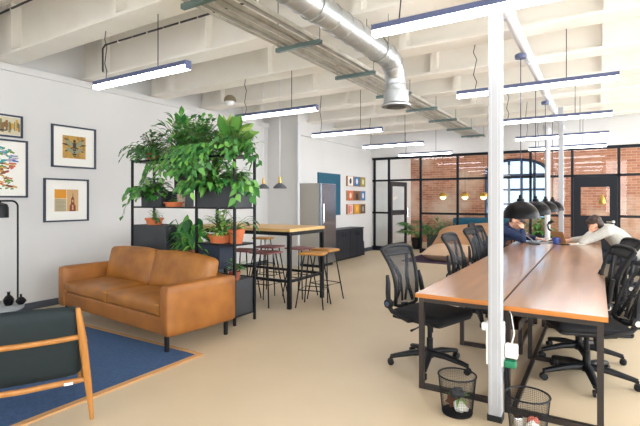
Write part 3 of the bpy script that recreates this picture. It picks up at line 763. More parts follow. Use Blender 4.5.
G = 'plants on the shelving unit'
def V(*a): return Vector(a)
r = random.Random(21)
# top left: small-leaved trailing plant
def f(lm, sm):
    bush(lm, sm, (0, 0, .08), 240, .32, (-.3, 1.35), .065, .045, r)
    for k in range(28): vine(lm, sm, (r.uniform(-.18, .16), r.uniform(-.14, .08), .1), (r.uniform(-.8, .5), -.5, .5), r.uniform(.2, .42), .055, .04, r)
plant('dark small-leaved trailing plant at the top left corner of the shelves', -5.12, 4.0, ST, round_pot(.06, .085, .12), f, LEAF4, G)
# tall black planter in the upper left, with a big arching plant
def f(lm, sm):
    bush(lm, sm, (-.02, 0, .58), 200, .62, (.45, 1.5), .16, .065, r, .35, .6)
    bush(lm, sm, (-.06, -.06, .56), 80, .34, (-.3, .6), .13, .06, r, .6)
    for k in range(10): vine(lm, sm, (r.uniform(-.24, -.04), -.12, .6), (r.uniform(-.5, .1), -.5, .1), r.uniform(.3, .6), .1, .05, r, .05)
plant('bushy arching plant in a tall black planter at the upper left of the shelves', -4.62, 4.1, SC, box_pot(.2, .15, .6), f, LEAF2, G)
# top right: broad upright leaves
def f(lm, sm):
    for k in range(26):
        d = rdir(r, .35, 1.4); d.y *= .6; e = V(d.x * .18, d.y * .18, .12 + .16 * r.random()); sm.tube([(0, 0, .08), e], .006, 5)
        leaf(lm, e, d, V(0, 1, .3), r.uniform(.26, .42), r.uniform(.12, .17), .16, .1)
plant('broad-leaved upright plant reaching highest at the top right of the shelves', -3.84, 4.05, ST, round_pot(.07, .1, .14, M_PLANTER, False), f, LEAF3, G)
# top middle: cascading heart-leaved plant
def f(lm, sm):
    bush(lm, sm, (.04, -.02, .08), 320, .44, (-.1, 1.4), .09, .055, r, .4, .6)
    for k in range(40): vine(lm, sm, (r.uniform(-.2, .36), r.uniform(-.17, -.1), .1), (r.uniform(-.4, .5), -.5, .2), r.uniform(.2, .6), .085, .055, r, .045)
plant('cascading heart-leaved plant spilling over the middle of the top shelf', -4.2, 4.0, ST, round_pot(.07, .1, .13, M_PLANTER, False), f, LEAF1, G)
# top right end: trailing, in a brown bowl
def f(lm, sm):
    bush(lm, sm, (.03, 0, .08), 150, .3, (-.2, 1.2), .07, .045, r)
    for k in range(22): vine(lm, sm, (r.uniform(-.1, .16), r.uniform(-.14, .12), .1), (r.uniform(.0, 1), -.4, .4), r.uniform(.2, .5), .075, .052, r)
plant('small-leaved trailing plant in a brown bowl at the top right end', -3.62, 3.98, ST, round_pot(.07, .13, .09, mat('brown_bowl', (112, 70, 48), .6), False), f, LEAF1, G)
# left planter box on the centre shelf
def f(lm, sm):
    bush(lm, sm, (-.03, -.05, .18), 230, .23, (-.3, 1.1), .085, .065, r)
    for k in range(18): vine(lm, sm, (r.uniform(-.2, .16), -.13, .22), (r.uniform(-.3, .3), -.5, .2), r.uniform(.12, .32), .09, .07, r)
    vine(lm, sm, (-.22, -.1, .2), (-.35, -.3, -.3), .5, .1, .08, r, .09)
plant('low heart-leaved plant in a charcoal planter box, left on the centre shelf', -4.97, 4.0, SC, box_pot(.4, .28, .2), f, LEAF1, G)
# right planter box: two plants together
def f(lm, sm):
    bush(lm, sm, (-.14, -.05, .25), 300, .42, (-.1, 1.3), .12, .055, r, .5, .6)
    for k in range(22): vine(lm, sm, (r.uniform(-.3, .02), -.15, .27), (r.uniform(-.5, .2), -.5, .3), r.uniform(.15, .36), .1, .055, r, .05)
    bush(lm, sm, (.2, -.02, .25), 170, .24, (0, 1.2), .08, .055, r)
    for k in range(10): vine(lm, sm, (.27, r.uniform(-.15, .1), .28), (.8, -.5, .2), r.uniform(.2, .46), .1, .078, r)
plant('leafy plants overflowing a long charcoal planter box, right on the centre shelf', -3.81, 4.0, SC, box_pot(.58, .33, .27), f, LEAF2, G)
# small terracotta bowls
def f(lm, sm): bush(lm, sm, (0, 0, .05), 24, .07, (.3, 1.4), .035, .018, r)
plant('tiny succulents in a terracotta bowl on the centre shelf beside a patterned pot', -4.58, 3.90, SC, round_pot(.10, .12, .06), f, LEAF2, G)
def f(lm, sm): bush(lm, sm, (0, 0, .13), 14, .08, (.3, 1.4), .04, .018, r)
plant('small plant in a cream patterned pot on the centre shelf', -4.54, 3.98, SC, round_pot(.045, .055, .16, mat('cream_pot', (214, 200, 180), .6, 0, (150, 110, 90), 40), False), f, LEAF4, G)
def f(lm, sm):
    bush(lm, sm, (0, 0, .08), 40, .13, (.2, 1.4), .04, .022, r)
    for k in range(3): vine(lm, sm, (.08, -.06, .08), (.8, -.4, .2), .2, .06, .04, r)
plant('small terracotta bowl plant on the charcoal box left above the sofa', -5.06, 3.98, 1.1, round_pot(.09, .115, .09), f, LEAF4, G)
# big dark leaves below the centre shelf
def f(lm, sm):
    for k in range(46):
        d = rdir(r, -.5, 1.3); d.y = -abs(d.y) * .5; k2 = r.uniform(.1, .34); e = V(d.x * k2, d.y * k2, .34 + d.z * k2)
        sm.tube([(0, 0, .2), (e.x * .4, e.y * .4, .34), e], .005, 5)
        leaf(lm, e, V(d.x, d.y, -.5), V(0, -.3, 1), r.uniform(.13, .22), r.uniform(.08, .12), .25, .1)
plant('large dark-leaved plant below the centre shelf, beside the charcoal box', -4.42, 4.02, .62, round_pot(.09, .13, .22, M_PLANTER, False), f, LEAF1, G)
def f(lm, sm): bush(lm, sm, (0, 0, .13), 26, .3, (.2, 1.35), .18, .04, r, .4)
plant('plant with narrow yellow-green leaves in a brown pot left of the terracotta troughs', -4.2, 3.92, .62, round_pot(.06, .08, .2, mat('brown_pot', (150, 80, 56), .6)), f, LEAF3, G)
def f(lm, sm): bush(lm, sm, (0, -.02, .1), 120, .32, (.1, 1.35), .075, .045, r, .3)
plant('light green plant in a low terracotta bowl under the right planter box', -3.84, 3.99, .92, round_pot(.13, .16, .1), f, LEAF3, G)
def f(lm, sm): bush(lm, sm, (0, -.02, .14), 16, .34, (.2, 1.1), .14, .05, r, .4)
plant('sparse plant in a terracotta pot at the right end under the planter box', -3.6, 3.98, .92, round_pot(.07, .095, .17), f, LEAF4, G)
def f(lm, sm): bush(lm, sm, (0, 0, .09), 34, .17, (.3, 1.4), .075, .03, r, .3)
plant('small green plant in a brown pot on the lowest box beside the sofa arm', -3.58, 3.93, .5, round_pot(.05, .065, .1, MATS['brown_pot']), f, LEAF2, G)
# ------------------------------------------------------------------ sofa
SR = -math.radians(5)
so = thing('sofa', 'tan leather two-seat sofa standing on the blue rug before the plants', 'sofa', (-4.39, 3.28, 0), SR)
W, D = 2.2, .84   # local: x along, -y front
MB().cushion((0, .0, .255), (W - .24, D - .04, .17), .015, 0, 6).build('base', M_LEATHS, so)
for s in (-1, 1): MB().cushion((s * (W / 2 - .07), 0, .4), (.14, D, .47), .03, .006, 8).build('armrest', M_LEATHS, so)
MB().cushion((0, D / 2 - .08, .45), (W - .26, .15, .38), .03, .004, 8).build('back_frame', M_LEATH, so)
for s in (-1, 1):
    c = MB().cushion((s * .48, -.075, .4), (.95, .68, .13), .035, .014, 12).build('seat_cushion', M_LEATH, so)
    x0, x1 = s * .48 - .47, s * .48 + .47
    MB().tube([(x0, -.408, .445), (x1, -.408, .445)], .005, 6).tube([(x0, -.408, .356), (x1, -.408, .356)], .005, 6).build('piping', mat('piping', (196, 138, 62), .5), c)
    R = Matrix.Rotation(-.24, 3, 'X') @ Matrix.Rotation(s * .02, 3, 'Y')
    MB().cushion((s * .48, .2, .625), (.945, .19, .42), .05, .03, 12, R).build('back_cushion', M_LEATH, so)
for sx in (-1, 1):
    for sy in (-1, 1): MB().span((sx * 1.0 - .016, sy * .36 - .016, 0.0), (sx * 1.0 + .016, sy * .36 + .016, .175)).build('leg', M_BLACK, so, smooth=False)
# rug
t = thing('rug', 'blue woven rug with tan edging under the sofa and armchair', 'rug', (-4.6, 1.65, 0))
MB().span((-1.48, -1.32, .0), (1.48, 1.3, .011)).build('pile', M_RUG, t, smooth=False)
m = MB()
m.span((1.46, -1.34, .0), (1.515, 1.325, .013)).span((-1.515, -1.34, .0), (-1.46, 1.325, .013)).span((-1.46, 1.275, .0), (1.46, 1.325, .013)).span((-1.46, -1.34, 0), (1.46, -1.3, .013))
m.build('edge_binding', M_RUGE, t, smooth=False)
# ------------------------------------------------------------------ armchair seen from behind
AR = math.radians(28)   # local: +x = sideways towards the far leg, +y = facing
wv = Vector((math.sin(AR), math.cos(AR), 0)); fv = Vector((-math.cos(AR), math.sin(AR), 0))
far = Vector((-2.80, 1.69, 0)); ctr = far - wv * .36 + fv * .36
ac = thing('armchair', 'wooden-framed lounge chair with dark green cushions, seen from behind', 'armchair', ctr, PI / 2 - AR)
LWD = .345
for s in (-1, 1):
    MB().tube([(s * (LWD + .04), -.34, 0.004), (s * (LWD + .014), -.37, .27), (s * (LWD - .012), -.395, .5), (s * (LWD - .045), -.43, .755)], [.013, .022, .025, .015], 10).build('rear_leg', M_CHAIRW, ac)
    MB().tube([(s * LWD * .985, .34, 0.004), (s * LWD, .33, .38), (s * LWD, .32, .5)], [.013, .02, .018], 10).build('front_leg', M_CHAIRW, ac)
    MB().tube([(s * LWD, -.35, .27), (s * LWD, .33, .34)], .018, 8).build('side_rail', M_CHAIRW, ac)
    MB().tube([(s * LWD, -.37, .52), (s * LWD, -.1, .515), (s * LWD, .2, .51), (s * LWD, .36, .5)], [.012, .015, .018, .014], 8, flat=.7).build('armrest', M_CHAIRW, ac)
m = MB().tube([(-LWD, -.395, .565), (-LWD * .5, -.41, .56), (0, -.415, .558), (LWD * .5, -.41, .56), (LWD, -.395, .565)], .017, 8)
m.build('back_rail', M_CHAIRW, ac)
MB().tube([(-LWD, -.35, .275), (0, -.36, .268), (LWD, -.35, .275)], .018, 8).build('lower_rail', M_CHAIRW, ac)
MB().span((LWD - .12, -.381, .262), (LWD - .07, -.376, .278)).build('label_tag', M_PAPER, ac, smooth=False)
MB().tube([(-LWD, .33, .33), (LWD, .33, .33)], .018, 8).build('front_rail', M_CHAIRW, ac)
R = Matrix.Rotation(.21, 3, 'X')
MB().cushion((0, -.335, .525), (.65, .1, .46), .045, .012, 12, R).build('back_cushion', M_GREENF, ac)
MB().cushion((0, .04, .4), (.65, .66, .11), .04, .012, 10, Matrix.Rotation(.08, 3, 'X')).build('seat_cushion', M_GREENF, ac)
# floor lamp with a hoop-shaped stand, near the wall
t = thing('floor_lamp', 'thin black hoop floor lamp with a dark shade by the left wall', 'lamp', (-6.03, 2.61, 0))
m = MB(); m.tube([(0, .14, .02), (0, .14, 1.35)] + [(0, .14 - .07 + .07 * math.cos(a), 1.35 + .07 * math.sin(a)) for a in [PI / 2 * k / 6 for k in range(1, 7)]] + [(0, -.22, 1.42)], .011, 8)
m.build('stand', M_BLACK, t)
MB().lathe([(.15, 0), (.15, .015), (.02, .022)], (0, .0, .0), 24).sq((0, 0, .012), (0, .14, .012), .03, .02).build('base', M_BLACK, t)
MB().lathe([(.085, 0), (.085, .12), (.07, .16), (.02, .18)], (0, -.05, 1.22), 22, False, True).build('lamp_shade', M_BLACK, t)
MB().tube([(0, -.05, 1.39), (0, -.05, 1.42)], .012, 8).build('lamp_holder', M_BLACK, t)
# low side table with black vases
ct = thing('coffee_table', 'low grey round table with black vases behind the armchair', 'table', (-5.13, 2.03, .012))
MB().lathe([(.33, .33), (.34, .335), (.34, .355), (.33, .36)], seg=32).build('tabletop', mat('table_grey', (150, 156, 162), .5), ct)
for k in range(3):
    a = 2 * PI * k / 3 + .4; MB().tube([(.2 * math.cos(a), .2 * math.sin(a), .335), (.28 * math.cos(a), .28 * math.sin(a), .006)], .013, 8).build('leg', M_BLACK, ct)
for k, (dx, dy, s, lb) in enumerate(((.12, .18, 1.0, 'taller black bottle-shaped vase on the low table, left one'), (.17, .27, .85, 'rounder black vase with a short neck on the low table, right one'))):
    pr = [(.03, 0), (.045, .03), (.048, .06), (.03, .09), (.014, .105), (.014, .13), (.02, .135)] if k != 1 else [(.03, 0), (.055, .03), (.055, .05), (.03, .08), (.012, .09), (.012, .115), (.016, .12)]
    tag(MB().lathe([(a * s, b * s) for a, b in pr], (-5.15 + dx, 2.03 + dy, .373), 18).build('vase', M_DOME), lb, 'vase', 'black vases on the low table')

# ------------------------------------------------------------------ desks
DL, NM = 1.2, 5
def make_desk(inner, last=False):
    """local: origin on the floor at the middle; 1.2 along y, .6 along x"""
    t = thing('desk', '', 'desk', (0, 0, 0), 0, 'desks in two joined rows')
    MB().span((-.301, -.599, .702), (.301, .599, .728)).build('desktop', M_DESK, t, smooth=False)
    m = MB().span((-.302, -.6, .697), (.302, -.599, .7275)).span((-.302, -.6, .697), (-.301, .6, .7275)).span((.301, -.6, .697), (.302, .6, .7275)).span((-.302, .599, .697), (.302, .6, .7275))
    m.span((-.3, -.598, .698), (.3, .598, .7015)); m.build('edge_band', M_DESKE, t, smooth=False)
    if inner > 0: MB().span((.303, -.599, .69), (.322, .599, .724)).build('gap_shade', M_BLACK, t, smooth=False)  # black filler standing in for the shade between the two rows
    for y in ((-.54, .57) if last else (-.54,)):
        m = MB(); w = .036
        m.sq((-.27, y, .696), (-.27, y, 0), w); m.sq((.262, y, .696), (.262, y, 0), w); m.box((0, y, .018), (.5, w, w)); m.box((0, y, .676), (.5, w, w))
        m.build('leg_frame', M_LEGM, t, smooth=False)
    m = MB(); m.box((.2, 0, .672), (.03, 1.04, .03)); m.box((-.2, 0, .672), (.03, 1.04, .03)); m.build('support_rail', M_LEGM, t, smooth=False)
    MB().box((inner * .235, .05, .02), (.03, 1.05, .03)).build('floor_rail', M_LEGM, t, smooth=False)
    MB().span((inner * .2, -.5, .55), (inner * .29, .5, .556)).span((inner * .2, -.5, .556), (inner * .206, .5, .61)).build('cable_tray', M_LEGM, t, smooth=False)
    return t
M_LEGM = mat('leg_brown_black', (52, 46, 44), .4, .3)
XLD, XRD = -.866, -.243
dk = None
lab = ['nearest', 'second', 'third', 'fourth', 'farthest']
for sd, X, Y0 in (('left', XLD, 3.27), ('right', XRD, 3.19)):
    for k in range(NM):
        lb = f'{lab[k]} wood-topped black-framed desk in the {sd} row' + (', next to the white power column' if k == 0 else '')
        if k in (0, NM - 1): dk = make_desk(1 if sd == 'left' else -1, k > 0); o = dk; o['label'] = lb
        else: o = dup(dk, (0, 0, 0), 0, lb)
        o.location = (X, Y0 + .6 + k * DL, 0)
# power columns
def column(y, label, sockets=False):
    t = thing('power_column', label, 'column', (-.562, y, 0), 0)
    top = 3.0 if y < 9 else 3.0
    m = MB(); m.box((0, 0, .03 + (3.14 - .03) / 2 + 0), (.082, .082, 3.11)); m.build('shaft', M_COL, t, smooth=False, bevel=.008)
    m = MB()
    for s in (-.04, .04):
        m.box((s * .5, -.0415, 1.6), (.004, .002, 3.0))
    m.build('cover_groove', mat('groove_grey', (196, 198, 202), .5), t, smooth=False)
    MB().box((0, 0, .02), (.09, .09, .04)).build('base_cap', M_BLACK, t, smooth=False)
    if sockets:
        for s in (-1, 1):
            b = MB().box((s * .046, -.005, .5), (.016, .06, .28)).build('socket_strip', M_WHITEP, t, smooth=False, bevel=.004)
            for z in (.41, .5, .59): MB().box((s * .0545, -.005, z), (.003, .045, .045)).build('socket', mat('socket_grey', (210, 212, 214), .4), b, smooth=False)
    return t
column(3.1, 'tall white power column with sockets standing before the near desk ends', True)
column(9.42, 'farthest white power column, at the far end of the desk rows')
t = thing('power_adapter', 'white power adapter plugged in at the right side of the near column', 'adapter', (-.462, 3.08, .47))
MB().cushion((0, 0, 0), (.075, .05, .09), .01, 0, 6).build('body', M_WHITEP, t)
MB().tube([(0, 0, .045), (.01, .04, .1), (-.02, .12, .2), (-.06, .2, .24)], .004, 6).build('cable', M_WHITEP, t)
t = tag(MB().cushion((-.47, 3.08, .385), (.07, .05, .045), .008, 0, 6).build('plug', M_GREENP), 'green plug at the column right below the white adapter', 'plug')
tag(MB().cushion((-.632, 3.09, .6), (.03, .045, .05), .01, 0, 6).build('plug', M_WHITEP), 'white plug on the left side of the near column', 'plug')
m = MB().tube([(-.49, 3.1, .36), (-.485, 3.14, .2), (-.5, 3.25, .06), (-.53, 3.4, .03)], .01, 8)
tag(m.build('power_lead', M_PLAST), 'black lead dropping from the near column to the floor', 'cable')

# ------------------------------------------------------------------ waste bins
def net_bin(label, x, y, r0, r1, h):
    t = thing('waste_bin', label, 'bin', (x, y, 0), 0, 'wire mesh bins by the near column')
    m = MB(); n, k = 60, 22; vs = []; fs = []
    for i in range(k + 1):
        q = i / k; rr = r0 + (r1 - r0) * q
        for j in range(n): vs.append((rr * math.cos(2 * PI * j / n), rr * math.sin(2 * PI * j / n), .012 + (h - .015) * q))
    for i in range(k):
        for j in range(n): fs.append((i * n + j, i * n + (j + 1) % n, (i + 1) * n + (j + 1) % n, (i + 1) * n + j))
    m.add(vs, fs); o = m.build('mesh_side', M_PLAST, t, smooth=False)
    w = o.modifiers.new('wire', 'WIREFRAME'); w.thickness = .0022; w.use_even_offset = False
    m = MB(); m.tube([(r1 * math.cos(a), r1 * math.sin(a), h) for a in [2 * PI * j / 32 for j in range(32)]], .006, 8, closed=True); m.build('rim', M_PLAST, t)
    m = MB().lathe([(r0, .002), (r0 + .003, .014), (.01, .012)], seg=32).build('base', M_PLAST, t)
    return t
net_bin('black wire mesh bin with green and crumpled litter, left of the near column', -.80, 3.06, .098, .123, .255)
net_bin('black wire mesh bin with can and paper, right of the near column', -.355, 2.97, .098, .123, .255)
def crumple(c, s, r, n=12):
    m = MB(); m.ball(c, s, n); 
    for i, v in enumerate(m.v): m.v[i] = Vector(c) + (v - Vector(c)) * r.uniform(.65, 1.15)
    return m
r = random.Random(4)
for k, (dx, dy, z, s, mm, lb) in enumerate(((.03, -.03, .06, (.05, .045, .04), 'paper', 'crumpled pale wrapper at the bottom of the left bin'), (-.035, .02, .065, (.045, .05, .045), 'brown_bowl', 'crumpled brown bag in the left bin'), (.0, .0, .135, (.05, .05, .035), 'charcoal_planter', 'crumpled dark bag on top in the left bin'))):
    tag(crumple((-.80 + dx, 3.06 + dy, z), s, r).build('crumpled_wrapper', MATS[mm], smooth=False), lb, 'rubbish')
m = MB()
for k in range(16):
    d = rdir(r, .1, 1.3); leaf(m, Vector((-.79 + d.x * .02, 3.06 + d.y * .02, .1)), d, Vector((0, 0, 1)), r.uniform(.07, .1), .018, .4)
tag(m.build('plant_cuttings', LEAF3, smooth=True, ang=80), 'green plant cuttings thrown in the left bin', 'cuttings')
tag(MB().lathe([(.026, 0), (.03, .006), (.03, .1), (.026, .112), (.022, .112)], (-.405, 2.93, .016), 18).build('drink_can', M_CHROME), 'silver drink can in the right bin', 'can')
tag(crumple((-.325, 2.95, .066), (.04, .045, .045), r).build('crumpled_wrapper', M_PAPER, smooth=False), 'crumpled white paper in the right bin', 'rubbish')
tag(crumple((-.33, 3.02, .07), (.035, .035, .04), r).build('crumpled_wrapper', mat('wrapper_red', (206, 110, 92), .6), smooth=False), 'crumpled reddish wrapper in the right bin', 'rubbish')

# ------------------------------------------------------------------ office chairs (front = +x)
def make_chair():
    t = thing('office_chair', '', 'chair', (0, 0, 0), 0, 'black mesh office chairs at the desks')
    MB().lathe([(.035, .075), (.042, .09), (.042, .125), (.03, .14)], seg=16).build('hub', M_PLAST, t)
    for k in range(5):
        a = 2 * PI * k / 5 + .16; ca, sa = math.cos(a), math.sin(a)
        b = MB().tube([(ca * .03, sa * .03, .112), (ca * .15, sa * .15, .108), (ca * .29, sa * .29, .082), (ca * .335, sa * .335, .072)], [.038, .034, .026, .024], 10, flat=.75).build('base_leg', M_PLAST, t)
        m = MB(); cx, cy = ca * .335, sa * .335; ax = Vector((-sa, ca, 0)); R = Matrix.Rotation(a, 3, 'Z') @ Matrix.Rotation(PI / 2, 3, 'X')
        for s in (-1, 1): m.lathe([(.018, -.009), (.027, -.007), (.027, .007), (.018, .009)], Vector((cx, cy, .0275)) + ax * s * .014, 14, R=R)
        m.tube([(cx, cy, .03), (cx, cy, .075)], .009, 8); m.build('caster', M_PLAST, b)
    MB().lathe([(.028, .13), (.028, .24), (.02, .24), (.02, .37)], seg=14).build('gas_lift', M_PLAST, t)
    m = MB().cushion((-.01, 0, .385), (.24, .17, .055), .015, 0, 6)
    m.tube([(-.12, 0, .38), (-.2, 0, .385), (-.262, 0, .44), (-.275, 0, .5)], [.03, .03, .026, .024], 8, flat=1.6); m.build('mechanism', M_PLAST, t)
    MB().tube([(.0, -.08, .37), (.0, -.2, .355), (.0, -.26, .35)], [.006, .006, .011], 6).build('lever', M_PLAST, t)
    MB().tube([(-.05, .05, .36), (-.05, .08, .3), (-.05, .09, .26)], [.022, .025, .02], 8).build('tension_knob', M_PLAST, t)
    MB().cushion((.02, 0, .425), (.48, .48, .03), .014, 0, 8).build('seat_pan', M_PLAST, t)
    MB().cushion((.025, 0, .46), (.5, .5, .065), .03, .012, 12).build('seat', M_SEATF, t)
    def bx(z): # recline and lumbar curve of the back
        q = (z - .5) / .48
        return -.255 - .10 * q + .05 * math.sin(q * PI) * .9 - (.05 * max(0, q - .6) ** 1.5)
    def hw(z):
        q = (z - .5) / .48
        return .15 + .055 * q - .02 * math.sin(q * PI)
    prof = [.5 + .48 * k / 10 for k in range(11)]
    left = [Vector((bx(z), hw(z), z)) for z in prof]; right = [Vector((bx(z), -hw(z), z)) for z in prof][::-1]
    top = [Vector((bx(.98) - .008 + .004, hw(.98) * math.cos(a), 0.98 + .035 * math.sin(a))) for a in [PI * k / 6 for k in range(1, 6)]]
    bot = [Vector((bx(.5), -.1, .485)), Vector((bx(.5) - .005, 0, .48)), Vector((bx(.5), .1, .485))]
    MB().tube(left + top + right + bot, .017, 8, closed=True).build('back_frame', M_PLAST, t)
    m = MB(); vs = []; fs = []; NW = 8
    for z in prof:
        for j in range(NW + 1):
            y = -hw(z) + 2 * hw(z) * j / NW; vs.append((bx(z) - .012 * (1 - (j / NW * 2 - 1) ** 2), y, z))
    for i in range(len(prof) - 1):
        for j in range(NW): a = i * (NW + 1) + j; fs.append((a, a + 1, a + NW + 2, a + NW + 1))
    m.add(vs, fs); o = m.build('back_mesh', M_NET, t)
    m = MB()
    for s in (-1, 1):
        zz = [.51, .59, .66, .74, .81, .89, .96]; yy = [.13, .09, .055, .05, .075, .125, .17]
        m.tube([(bx(z) - .028, s * y, z) for z, y in zip(zz, yy)], [.013, .014, .016, .016, .015, .014, .012], 8, flat=1.4)
        m.tube([(bx(.69) - .028, s * .05, .69), (bx(.6) - .028, s * .03, .6), (bx(.52) - .028, s * .02, .52)], .011, 6)
    m.build('back_spine', M_PLAST, t)
    m = MB(); 
    for k in range(6):
        pass
    vs = []; fs = []
    for z in (.93, .95, .97, .99, 1.005):
        w = hw(min(z, .98)) * (1 if z < .98 else (.93 if z < 1.0 else .8))
        for j in range(7): vs.append((bx(min(z, .99)) + .006, -w + 2 * w * j / 6, z))
    for i in range(4):
        for j in range(6): a = i * 7 + j; fs.append((a, a + 1, a + 8, a + 7))
    m.add(vs, fs); o = m.build('headband', M_PLAST, t); sd = o.modifiers.new('solid', 'SOLIDIFY'); sd.thickness = .014
    for s in (-1, 1):
        m = MB(); y = s * .25
        m.tube([(-.02, s * .18, .415), (-.04, y * .98, .42), (-.12, y, .445), (-.21, y, .47), (-.245, y, .51)], [.014, .018, .02, .02, .02], 8)
        m.build('arm_bracket', M_PLAST, t)
        R = Matrix.Rotation(PI / 2, 3, 'X')
        m = MB().lathe([(.03, -.022), (.04, -.018), (.04, .018), (.03, .022)], (-.247, y, .53), 18, R=R).build('arm_pivot', M_PLAST, t)
        MB().lathe([(.022, -.0245), (.026, .0), (.022, .0245)], (-.247, y, .53), 16, R=R).build('pivot_cap', M_CHROME, m)
        MB().tube([(-.25, y, .55), (-.262, y * .97, .62), (-.27, y * .93, .7), (-.285, y * .9, .77)], [.018, .02, .018, .012], 8, flat=1.2).build('armrest', M_PLAST, t)
    return t
ch = make_chair(); ch.location = (-1.23, 3.81, 0); ch.rotation_euler = (0, 0, -.3)
ch['label'] = 'black mesh office chair nearest the camera, left of the near desk'
dup(ch, (-1.2, 5.55, 0), -.15, 'second black mesh chair along the left side of the desks')
dup(ch, (-1.25, 6.8, 0), -.15, 'third black mesh chair along the left side, before the tan beanbag')
dup(ch, (-1.27, 7.5, 0), -.1, 'fourth black mesh chair along the left side, half behind the near column')
dup(ch, (-1.54, 8.24, 0), 0.0, 'black office chair the person in the navy jacket sits on')
rc = dup(ch, (-.07, 4.15, 0), PI + .36, 'black mesh office chair nearest the camera, right of the near desk')
dup(ch, (-.14, 4.72, 0), PI + .4, 'second black mesh chair along the right side of the desks')
dup(ch, (-.03, 5.7, 0), PI + .35, 'third black mesh chair along the right side of the desks')
dup(ch, (.45, 8.6, 0), PI, 'black office chair the person in the grey sweater sits on')
dup(ch, (.62, 7.55, 0), PI - .3, 'black office chair at the far right edge behind the grey sweater')
bpy.context.view_layer.update()
tilt = Matrix.Rotation(-.34, 3, 'Y'); pv = Vector((-.25, 0, .5))   # this one is leaned back
for k in rc.children:
    if k.name.split('.')[0] in ('back_frame', 'back_mesh', 'back_spine', 'headband'):
        k.rotation_euler = (0, -.34, 0); k.location = pv - tilt @ pv
# white pedestal at the right
t = thing('drawer_pedestal', 'white low pedestal at the right edge behind the near right chair', 'cabinet', (.68, 6.6, 0))
MB().span((-.21, -.26, .03), (.21, .26, .55)).build('body', M_WHITEM, t, smooth=False, bevel=.004)
for k in range(3):
    d = MB().span((-.205, -.28, .05 + k * .165), (.205, -.262, .2 + k * .165)).build('drawer', M_WHITEM, t, smooth=False, bevel=.003)
    MB().box((0, -.284, .17 + k * .165), (.12, .01, .012)).build('handle', M_CHROME, d, smooth=False)
for sx in (-1, 1):
    for sy in (-1, 1): MB().lathe([(.018, 0), (.018, .03)], (sx * .17, sy * .2, 0), 10).build('foot', M_BLACK, t)
# ------------------------------------------------------------------ lounge corner before the glass
t = thing('beanbag_lounger', 'large tan beanbag lounger on a plum rug before the glass partition', 'beanbag', (-2.75, 10.9, .012))
MB().pillow((-.05, -.12, .2), (1.5, 1.15, .4), R=Matrix.Rotation(.1, 3, 'X'), pinch=.06).build('seat_bag', M_BEANL, t)
MB().pillow((.12, .2, .50), (1.75, 1.1, .46), R=Matrix.Rotation(.42, 3, 'X') @ Matrix.Rotation(-.12, 3, 'Y'), pinch=.05).build('back_bag', M_BEAN, t)
tag(MB().span((-3.9, 9.95, 0), (-1.75, 11.4, .012)).build('rug', M_PRUG, smooth=False), 'dark plum rug under the tan beanbag by the glass partition', 'rug')
# ------------------------------------------------------------------ far room behind the glass
r = random.Random(33)
def f(lm, sm):
    for k in range(26):
        d = rdir(r, .35, 1.4); h = r.uniform(.35, .75); p = [Vector((0, 0, .3)), Vector((d.x * h * .4, d.y * h * .4, .3 + d.z * h * .7)), Vector((d.x * h, d.y * h, .3 + d.z * h * .85))]
        sm.tube(p, .005, 4)
        for j in range(9):
            q = .3 + .7 * j / 8; c = p[1].lerp(p[2], q)
            for s in (-1, 1): leaf(lm, c, Vector((d.x, d.y, .1)) + Vector((-d.y, d.x, 0)) * s * 1.1, Vector((0, 0, 1)), .2, .03, .5)
plant('potted palm behind the glass by the open door', -4.5, 12.75, 0, round_pot(.13, .17, .32, M_BLACK, False), f, LEAF1, None)
def f(lm, sm): bush(lm, sm, (0, 0, .45), 120, .5, (-.1, 1.2), .2, .06, r, .5)
plant('dark green fern in a low planter behind the glass, left of the beanbag', -3.75, 12.6, 0, box_pot(.7, .3, .45), f, LEAF4, None)
def f(lm, sm): bush(lm, sm, (0, 0, .5), 130, .6, (-.1, 1.2), .16, .09, r, .4)
plant('green bushy plant beyond the glass behind the person in navy', -1.35, 13.4, 0, box_pot(.9, .35, .5), f, LEAF2, None)
t = thing('lounge_bench', 'teal upholstered bench behind the glass below the brass lamps', 'sofa', (-2.95, 14.2, 0))
MB().cushion((0, 0, .36), (1.9, .7, .18), .05, .01, 8).build('seat', MATS['teal_paint'], t); MB().cushion((0, .28, .65), (1.9, .16, .45), .05, .01, 8).build('backrest', MATS['teal_paint'], t)
for sx in (-1, 1):
    for sy in (-1, 1): MB().tube([(sx * .85, sy * .27, .3), (sx * .88, sy * .28, .004)], .018, 8).build('leg', M_BLACK, t)
for k, (px, lb) in enumerate(((443, 'left brass globe lamp hanging behind the glass before the brick'), (465, 'middle brass globe lamp hanging behind the glass before the brick'), (483.5, 'right brass globe lamp behind the glass, next to the near column'))):
    c = at(px, 196, 13.2); t = thing('globe_pendant_lamp', lb, 'pendant lamp', c, 0, 'brass globe lamps in the far room')
    MB().lathe([(.13, -.02), (.13, .02), (.1, .08), (.03, .11)], seg=20, cap0=False).build('shade', M_BRASS, t)
    MB().ball((0, 0, -.02), .09, 16).build('globe', emit('globe_glow', (255, 236, 190), 1.6) if k == 0 else MATS['globe_glow'], t)
    MB().tube([(0, 0, .1), (0, 0, HC - c.z)], .004, 6).build('cord', M_PLAST, t)
c = at(602, 201, 12.9); t = thing('pear_pendant_lamp', 'pear-shaped brass lamp seen through the glass of the dark door', 'pendant lamp', c)
MB().lathe([(.02, -.1), (.075, -.06), (.085, .0), (.05, .09), (.02, .16)], seg=18).build('shade', M_BRASS, t); MB().tube([(0, 0, .15), (0, 0, HC - c.z)], .004, 6).build('cord', M_PLAST, t)

